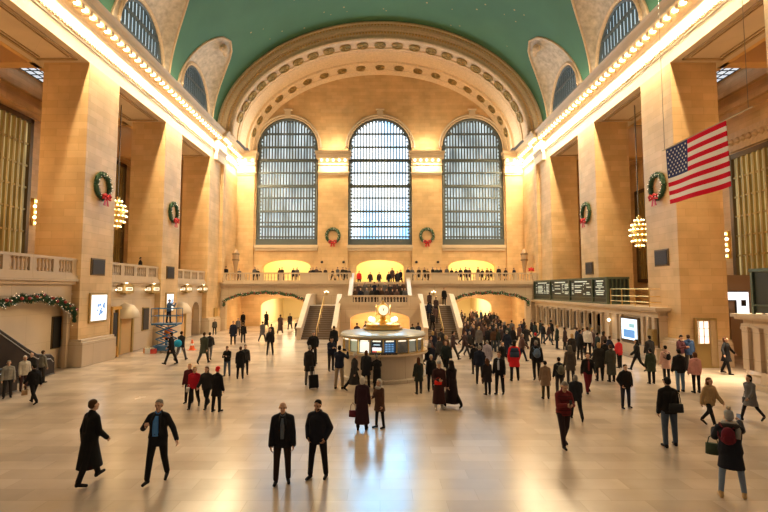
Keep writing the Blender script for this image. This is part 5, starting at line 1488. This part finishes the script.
P('blond person in dark jacket behind the grey-brown hooded coat', 573, 366, 32, 190, 'stand', 'jacket', 'bob', CHAR, BLK, 'blond')
P('person in black coat in the group behind the maroon trousers', 600, 381, 38, 175, 'stand', 'mid', 'bob', (.025, .022, .02), BLK, 'blond')
P('person in long green-grey coat in the group left of the red jacket', 612, 382, 37, 182, 'stand', 'long', 'short', (.055, .055, .045), BLK, 'brown')
P('dark figure between the black coat and the green-grey coat', 606, 376, 36, 160, 'stand', 'jacket', 'short', BLK, CHAR, 'black')
P('person in bright red jacket at the right end of the talking group', 620, 368, 29, 200, 'stand', 'puffer', 'short', (.60, .04, .05), BLK, 'brown')
P('person with white top among the dark crowd at the ticket windows', 588, 357, 30, 150, 'stand', 'jacket', 'short', (.62, .56, .52), BLK, 'brown')
P('person in black facing the white top by the ticket windows', 580, 360, 30, 100, 'stand', 'jacket', 'short', BLK, BLK, 'black')
# --- right side ---
P('walker in black with a bag stepping left in front of the ticket row base', 639, 371, 32, -110, 'walk', 'puffer', 'long', BLK, BLK, 'black')
P('dark figure standing at the brass cabinet, back turned', 651, 369, 33, 180, 'stand', 'mid', 'short', CHAR, CHAR, 'black')
P('person in dark green parka seen from behind, leftmost of a row of four', 652, 384, 35, 178, 'stand', 'mid', 'beanie', (.035, .045, .028), BLK, 'dark')
t, J = P('person in pale pink long coat with black backpack, in a row of four', 667, 381, 35, 180, 'stand', 'mid', 'short', (.50, .30, .25), BLK, 'black')
held('backpack', 'small black backpack on the pale pink long coat', 'backpack', t, (0, .15, 1.2), pack(BLK, .75))
t, J = P('person in bulky black jacket and blue jeans, in a row of four', 681, 392, 42, 178, 'stand', 'puffer', 'short', BLK, (.10, .16, .25), 'black', fine=2)
P('woman in short pink jacket and black leggings, rightmost of a row of four', 697, 393, 40, 176, 'stand', 'puffer', 'bob', (.58, .27, .24), BLK, 'auburn', legs='slim', fine=2, w=.93)
P('person in flapping black cape with arms spread by the passage opening', 726, 374, 38, 30, 'spreadarms', 'mid', 'bob', BLK, BLK, 'auburn')
P('person in dark red jacket holding a map at the nearest right pier', 681, 371, 36, 20, 'phone', 'jacket', 'short', (.08, .025, .03), (.3, .25, .2), 'black')
P('person with blue backpack facing the nearest right pier', 690, 371, 36, 170, 'stand', 'puffer', 'short', (.03, .06, .14), CHAR, 'brown')
# --- left side ---
t, J = P('person in bright red jacket in the left-hand group of four', 194, 408, 42, 12, 'walk', 'jacket', 'bob', (.48, .015, .03), BLK, 'blond', fine=2); face(t, J)
held('shopping_bag', 'small white bag held by the person in the bright red jacket', 'bag', t, (-.22, -.12, .86), sack(WHT, .09, .17, .12))
P('dark-clad person half hidden behind the red jacket', 189, 403, 38, 0, 'stand', 'jacket', 'bob', (.08, .015, .02), BLK, 'blond')
P('person in black puffer between the red jacket and the red knit hat', 207, 408, 42, -10, 'walk2', 'puffer', 'bob', CHAR, BLK, 'auburn')
P('person in black coat with bright red knit hat', 216, 412, 44, 160, 'stand', 'mid', 'beanie', BLK, BLK, (.65, .02, .02), fine=2)
P('person in black hoodie and blue jeans facing the camera alone', 227, 376, 28, 0, 'phone', 'jacket', 'short', BLK, (.07, .10, .15), 'auburn')
P('taller black coat of the two standing close together', 240, 379, 32, 190, 'stand', 'mid', 'short', BLK, BLK, 'auburn')
P('shorter figure behind the taller black coat, facing the camera', 245, 375, 30, 20, 'stand', 'jacket', 'short', CHAR, BLK, 'brown')
P('man in black coat striding left in front of the blue balloon bag', 171, 365, 32, -86, 'stride', 'mid', 'short', BLK, BLK, 'black')
t, J = P('person in grey jacket carrying a bright blue ball-like bag', 180, 361, 30, 170, 'walk', 'jacket', 'short', CHAR, GREY, 'black')
held('blue_bag', 'bright blue round bag on the hip of the person by the scissor lift', 'bag', t, (.05, .18, 1.02), lambda o: obj('pouch', (lambda b: (ball(b, (0, 0, 0), .24, 3, (1, .7, .9)), b)[1])(newbm()), cloth((.02, .30, .55)), o, smooth=True))
P('person in olive green coat walking away right of the traffic cone', 203, 364, 32, 175, 'walk', 'mid', 'short', (.05, .055, .04), CHAR, 'brown')
P('person in dark jacket with shoulder bag beside the olive green coat', 209, 360, 28, 190, 'walk2', 'jacket', 'short', CHAR, GREY, 'black')
P('grey-clad person standing near the brass plaque on the left', 214.5, 335, 14, 10, 'stand', 'jacket', 'short', (.08, .07, .06), CHAR, 'grey')
P('man in black leaning by the poster, grey trousers, left of a couple', 100, 359, 25, 30, 'phone', 'puffer', 'short', BLK, (.3, .26, .22), 'white')
P('person in plum jacket beside the man in black by the poster', 107, 359, 23, -10, 'phone', 'jacket', 'bob', (.09, .025, .04), (.07, .03, .04), 'auburn')
t, J = P('man in dark suit walking left before the escalators with a tan bag', 34, 404, 40, -112, 'walk', 'jacket', 'short', BLK, BLK, 'black', fine=2)
held('handbag', 'tan bag swinging from the man walking left before the escalators', 'bag', t, (.28, -.2, .62), sack(TAN, .12, .2, .2))
P('person in white padded jacket stepping off the escalator', 23, 391, 32, 60, 'stand', 'puffer', 'short', (.5, .45, .38), (.06, .03, .03), 'white')
P('bald man in dark jacket behind the suited walker at the escalators', 31, 386, 29, 0, 'stand', 'jacket', 'bald', CHAR, BLK, 'grey')
P('person in grey striped top at the foot of the farther escalator', 41, 383, 27, 160, 'stand', 'jacket', 'short', (.2, .18, .15), CHAR, 'brown')
P('person in light grey at the left edge beside the near escalator', 7, 398, 34, 40, 'stand', 'jacket', 'short', (.3, .28, .25), CHAR, 'grey')
# workers
P('worker in orange high-visibility vest at the foot of the scissor lift', 168, 351, 27, 20, 'stand', 'jacket', 'beanie', (.85, .22, .04), NAVY, 'white')
person('worker in blue on the platform of the scissor lift', 0, 0, 150, 'photo', 'jacket', 'short', (.05, .10, .2), NAVY, 'grey', at=(LXX+.1, LYY, zp), hpx=None, size=.95)
# --- middle distance, left passage ---
P('dark coat standing left of the left garland passage, tall one', 233, 345, 24, 10, 'stand', 'mid', 'short', NAVY, BLK, 'brown', fine=0)
P('figure in black right of the tall dark coat, back turned', 243, 343, 20, 180, 'stand', 'jacket', 'short', BLK, BLK, 'brown', fine=0)
P('grey figure between the tall dark coat and the passage jamb', 238, 336, 18, 0, 'stand', 'jacket', 'short', GREY, BLK, 'brown', fine=0)
P('lone figure standing at the passage jamb under the left garland', 243, 328, 16, 0, 'stand', 'mid', 'short', BLK, BLK, 'brown', fine=0)
P('grey coated figure entering the left passage, left of the lone walker', 262, 342, 21, 170, 'walk', 'mid', 'short', GREY, CHAR, 'brown', fine=0)
P('lone slim figure in black with feet apart before the left passage', 270, 355, 27, 5, 'stand_wide', 'jacket', 'short', BLK, BLK, 'brown')
P('figure just behind the slim black figure before the left passage', 271, 344, 20, 175, 'stand', 'jacket', 'short', CHAR, BLK, 'brown', fine=0)
P('brown coated figure walking deep in the left passage', 280, 334, 20, 178, 'walk', 'long', 'short', (.09, .05, .04), BLK, 'brown', fine=0)
P('dark figure walking on the right inside the left passage', 290, 330, 17, 0, 'walk', 'mid', 'short', CHAR, BLK, 'brown', fine=0)
P('small figure in black at the foot of the left stair parapet', 297, 337, 16, 10, 'stand', 'jacket', 'short', BLK, CHAR, 'brown', fine=0)
P('dark coat far inside the left passage, nearest its left jamb', 266, 328, 17, 180, 'walk', 'long', 'short', BLK, BLK, 'brown', fine=0)
# --- crowds: alike dark figures ---
rnd = random.Random(21)
COATS = [BLK, CHAR, NAVY, (.03, .022, .02), (.05, .03, .03), (.022, .03, .028), BROWN, GREY, (.09, .05, .045), (.016, .016, .02)]
TR = [BLK, CHAR, NAVY, (.05, .06, .08)]
HC = ['black', 'brown', 'brown', 'grey', 'auburn', 'blond', 'dark']
KIND = [('stand', 'jacket', 'short'), ('walk', 'mid', 'short'), ('stand', 'mid', 'bob'), ('walk2', 'puffer', 'short'), ('stand', 'jacket', 'bob'), ('walk', 'jacket', 'short'), ('stand', 'mid', 'beanie')]
placed = []
def crowd(label, group, spots, headr, sz=(.93, 1.04), z=0, kinds=KIND, cols=COATS, fine=0):
    for sp in spots:
        ps, ct, hr = rnd.choice(kinds)
        if len(sp) == 3 and sp[2] is not None and not isinstance(sp[2], str):
            person(label, 0, 0, rnd.uniform(*headr), ps, ct, hr, rnd.choice(cols), rnd.choice(TR), rnd.choice(HC), at=sp, size=rnd.uniform(*sz), fine=fine, group=group)
        else:
            person(label, sp[0], sp[1], rnd.uniform(*headr), ps, ct, hr, rnd.choice(cols), rnd.choice(TR), rnd.choice(HC), z=z, size=rnd.uniform(*sz), fine=fine, group=group)
def scatter(n, region, dmin, tries=4000):
    out = []; k = 0
    while len(out) < n and k < tries:
        k += 1; x, y = region(rnd)
        p = on_floor(x, y)
        if all((p-q[0]).length > dmin for q in out): out.append((p, x, y))
    return [(x, y) for _, x, y in out]
# pouring out of the right passage
def reg1(r):
    y = r.uniform(322.5, 352); f = (y-322)/30; return (r.uniform(458, 496+10*f) if y < 338 else r.uniform(463, 505), y)
crowd('dark-clothed figure in the dense crowd pouring from the right garlanded passage', 'crowd before the right passage', scatter(62, reg1, .62), (-40, 200))
crowd('dark figure walking between the right passage crowd and the ticket windows', 'figures on the floor before the ticket windows', [(513, 352), (521, 362), (508, 358), (519, 347), (512, 341), (497, 352), (508, 349), (521, 340), (526, 349), (503, 343)], (-30, 200))
crowd('dark figure queueing at the arched ticket windows', 'queue at the ticket windows', [(524, 338), (531, 338), (535, 343), (543, 344), (548, 345), (557, 349), (565, 350), (577, 352), (583, 353), (592, 356), (597, 360), (604, 361), (609, 364), (551, 341), (540, 339)], (60, 120))
crowd('dark figure walking between the kiosk and the right stair flight', 'figures right of the kiosk', [(430, 376), (433, 360), (438, 368), (446, 365), (452, 360), (441, 356), (429, 366), (464, 357), (469, 356), (447, 373), (434, 352)], (-40, 200))
crowd('dark coated pair member standing behind the round kiosk', 'figures behind the kiosk', [(357, 345), (366, 344), (412, 345), (418, 345), (371, 346)], (100, 260))
# on the right stair flight
st_sp = []
for (x, yy) in ((4.6, 41.6), (5.0, 42.5), (4.5, 43.2), (5.2, 43.9), (4.7, 44.6)):
    st_sp.append((x, yy, (int((yy-40.5)/.3125)+1)*.169))
crowd('dark figure climbing the right stair flight', 'climbers on the right stair flight', st_sp, (150, 200))
person('lone figure standing at the top of the right stair flight by its outer parapet', 0, 0, 10, 'stand', 'mid', 'short', BLK, BLK, 'black', at=(6.3, 46.4, 2.7), fine=0)
# crowd on landing and upper flight
sp = []
for i, x in enumerate((-2.35, -1.85, -1.3, -.8, -.3, .2, .65, 1.15, 1.6, 2.1, 2.4)): sp.append((x, 45.0+.25*(i % 2), 2.7))
for i, x in enumerate((-2.1, -1.5, -.55, .5, 1.0, 1.5, 1.95, 2.3)): sp.append((x, 47.3+.3*(i % 2)*1.0, 2.7+(int((47.3+.3*(i % 2)-46.4)/.3)+1)*.164))
crowd('dark figure in the group packed on the central landing and its upper stairs', 'group on the central landing', sp, (-40, 40))
sp = [(-2.2, 49.6, 4.6), (-1.0, 49.6, 4.6), (-.1, 49.6, 4.6), (.9, 49.6, 4.6), (1.3, 50.0, 4.75), (1.8, 49.6, 4.6), (2.2, 49.9, 4.7)]
sp = [(x, y, 2.7+(int((y-46.4)/.3)+1)*.164) for x, y, _ in sp]
crowd('dark figure at the top of the upper stairs against the lit arch', 'figures at the top of the upper stairs', sp[1:], (-30, 30))
person('figure in bright red jacket at the top left of the upper stairs', 0, 0, 0, 'stand', 'jacket', 'short', (.65, .03, .03), BLK, 'brown', at=sp[0], fine=0)
# along the far balcony rail
bal_px = [216, 225, 239, 254, 258, 279, 282, 293, 297, 310, 313, 316, 320, 325, 333, 337, 343, 346, 349]
bal_pr = [408, 412, 419, 425, 427.5, 433, 437, 441, 447, 452, 456, 461, 466, 470, 478, 483, 487, 491, 499, 506, 514]
crowd('dark figure watching from the far balcony rail, left of the middle stairs', 'people at the left balcony rail', [((x-380)*50.1/F, 50.15+.25*(i % 2), 5.0) for i, x in enumerate(bal_px)], (-40, 40), sz=(.84, 1.0))
crowd('dark figure watching from the far balcony rail, right of the middle stairs', 'people at the right balcony rail', [((x-380)*50.1/F, 50.15+.25*(i % 2), 5.0) for i, x in enumerate(bal_pr)], (-40, 40), sz=(.84, 1.0))
q = on_x(136, 262, -18.4)
person('dark-suited figure on the left gallery under the round chandelier', 0, 0, 100, 'stand', 'jacket', 'short', BLK, BLK, 'black', at=(-18.1, q.y, 4.98), fine=0)

# ================= LIGHT =================
def strip_light(s, y0, y1, power):
    area('cornice_lamps', (s*16.33, (y0+y1)/2, E+15.05), (0, math.radians(s*20), 0), .1, y1-y0, power, (1, .78, .47))
    area('architrave_wash', (s*16.46, (y0+y1)/2, E+14.22), (0, math.radians(s*4), 0), .06, y1-y0, power*.28, (1, .80, .50))  # second strip added to brighten architrave and pier tops; no lamps sit there
for s in (-1, 1):
    for y0, y1, pw in ((4, 20, .18), (20, 37, 1.0), (37, 54, 1.15)): strip_light(s, y0, y1, 2280*pw*(y1-y0)/17)
    for y0, y1 in ((0, 27), (27, 46)): area('cornice_uplight', (s*15.9, (y0+y1)/2, E+16.2), (0, math.radians(180-s*-25), 0), .3, y1-y0, 300, (1, .82, .58))
# daylight entering through the great windows
for x, pw, c in ((0, 3000, (.22, .62, 1)), (-10.9, 500, (.7, .85, 1)), (10.9, 500, (.7, .85, 1))):
    area('window_daylight', (x, FARY-.5, E+12), (math.radians(-75), 0, 0), 6.6, 13, pw, c)
for x in (-15.6, -5.45, 5.45, 15.6): area('capital_lamps', (x, FARY-(.95 if abs(x) < 8 else 1.3), E+14.9), (math.radians(-18), 0, 0), 2.6 if abs(x) < 8 else 2.0, .25 if abs(x) < 8 else 1.0, 430 if abs(x) < 8 else 230, (1, .84, .50))
for s in (-1, 1): area('arch_uplight', (s*13.0, 50.8, E+15.5), (0, math.radians(180+s*10), 0), 3, 4.5, 190, (1, .80, .52))
for x in (-5.45, 5.45): area('upper_wall_fill', (x, FARY-1.4, E+16.2), (math.radians(160), 0, 0), 2.6, .4, 170, (1, .80, .55))  # added light to brighten the wall above the windows, no real fixture
area('passage_lamps', (18.2, 22.6, 6.2), (0, math.radians(14), 0), 3, 4, 330, (1, .82, .55), 1.1)
# soft fill added behind the viewpoint, not real lamps; chandeliers in the aisles
for x in (-12, 0, 12): point('rear_fill', (x, 1.5, E+9), 130, (1, .78, .52), 1.0)
for y in (6, 14, 23):
    for s in (-1, 1): point('aisle_chandelier', (s*21.5, y, E+7), 330, (1, .60, .24), .6)
for s in (-1, 1): point('aisle_chandelier', (s*23, 42.3, E+7), 330, (1, .60, .24), .6)
w = bpy.data.worlds.new('world'); bpy.context.scene.world = w; w.use_nodes = True
bg = w.node_tree.nodes['Background']; bg.inputs['Color'].default_value = (1, .86, .70, 1); bg.inputs['Strength'].default_value = .19

# ================= CAMERA =================
cd = bpy.data.cameras.new('camera'); cam = bpy.data.objects.new('camera', cd); C.objects.link(cam)
cam.location = (0, 0, EYE); cam.rotation_euler = (PI/2+TILT, 0, 0)
cd.sensor_width = 36; cd.lens = F/768*36; cd.shift_x = 4/768; cd.clip_end = 300
sc = bpy.context.scene; sc.camera = cam
sc.view_settings.view_transform = 'Standard'; sc.view_settings.look = 'None'; sc.view_settings.gamma = 1; sc.view_settings.use_curve_mapping = False
sc.view_settings.exposure = 0.0
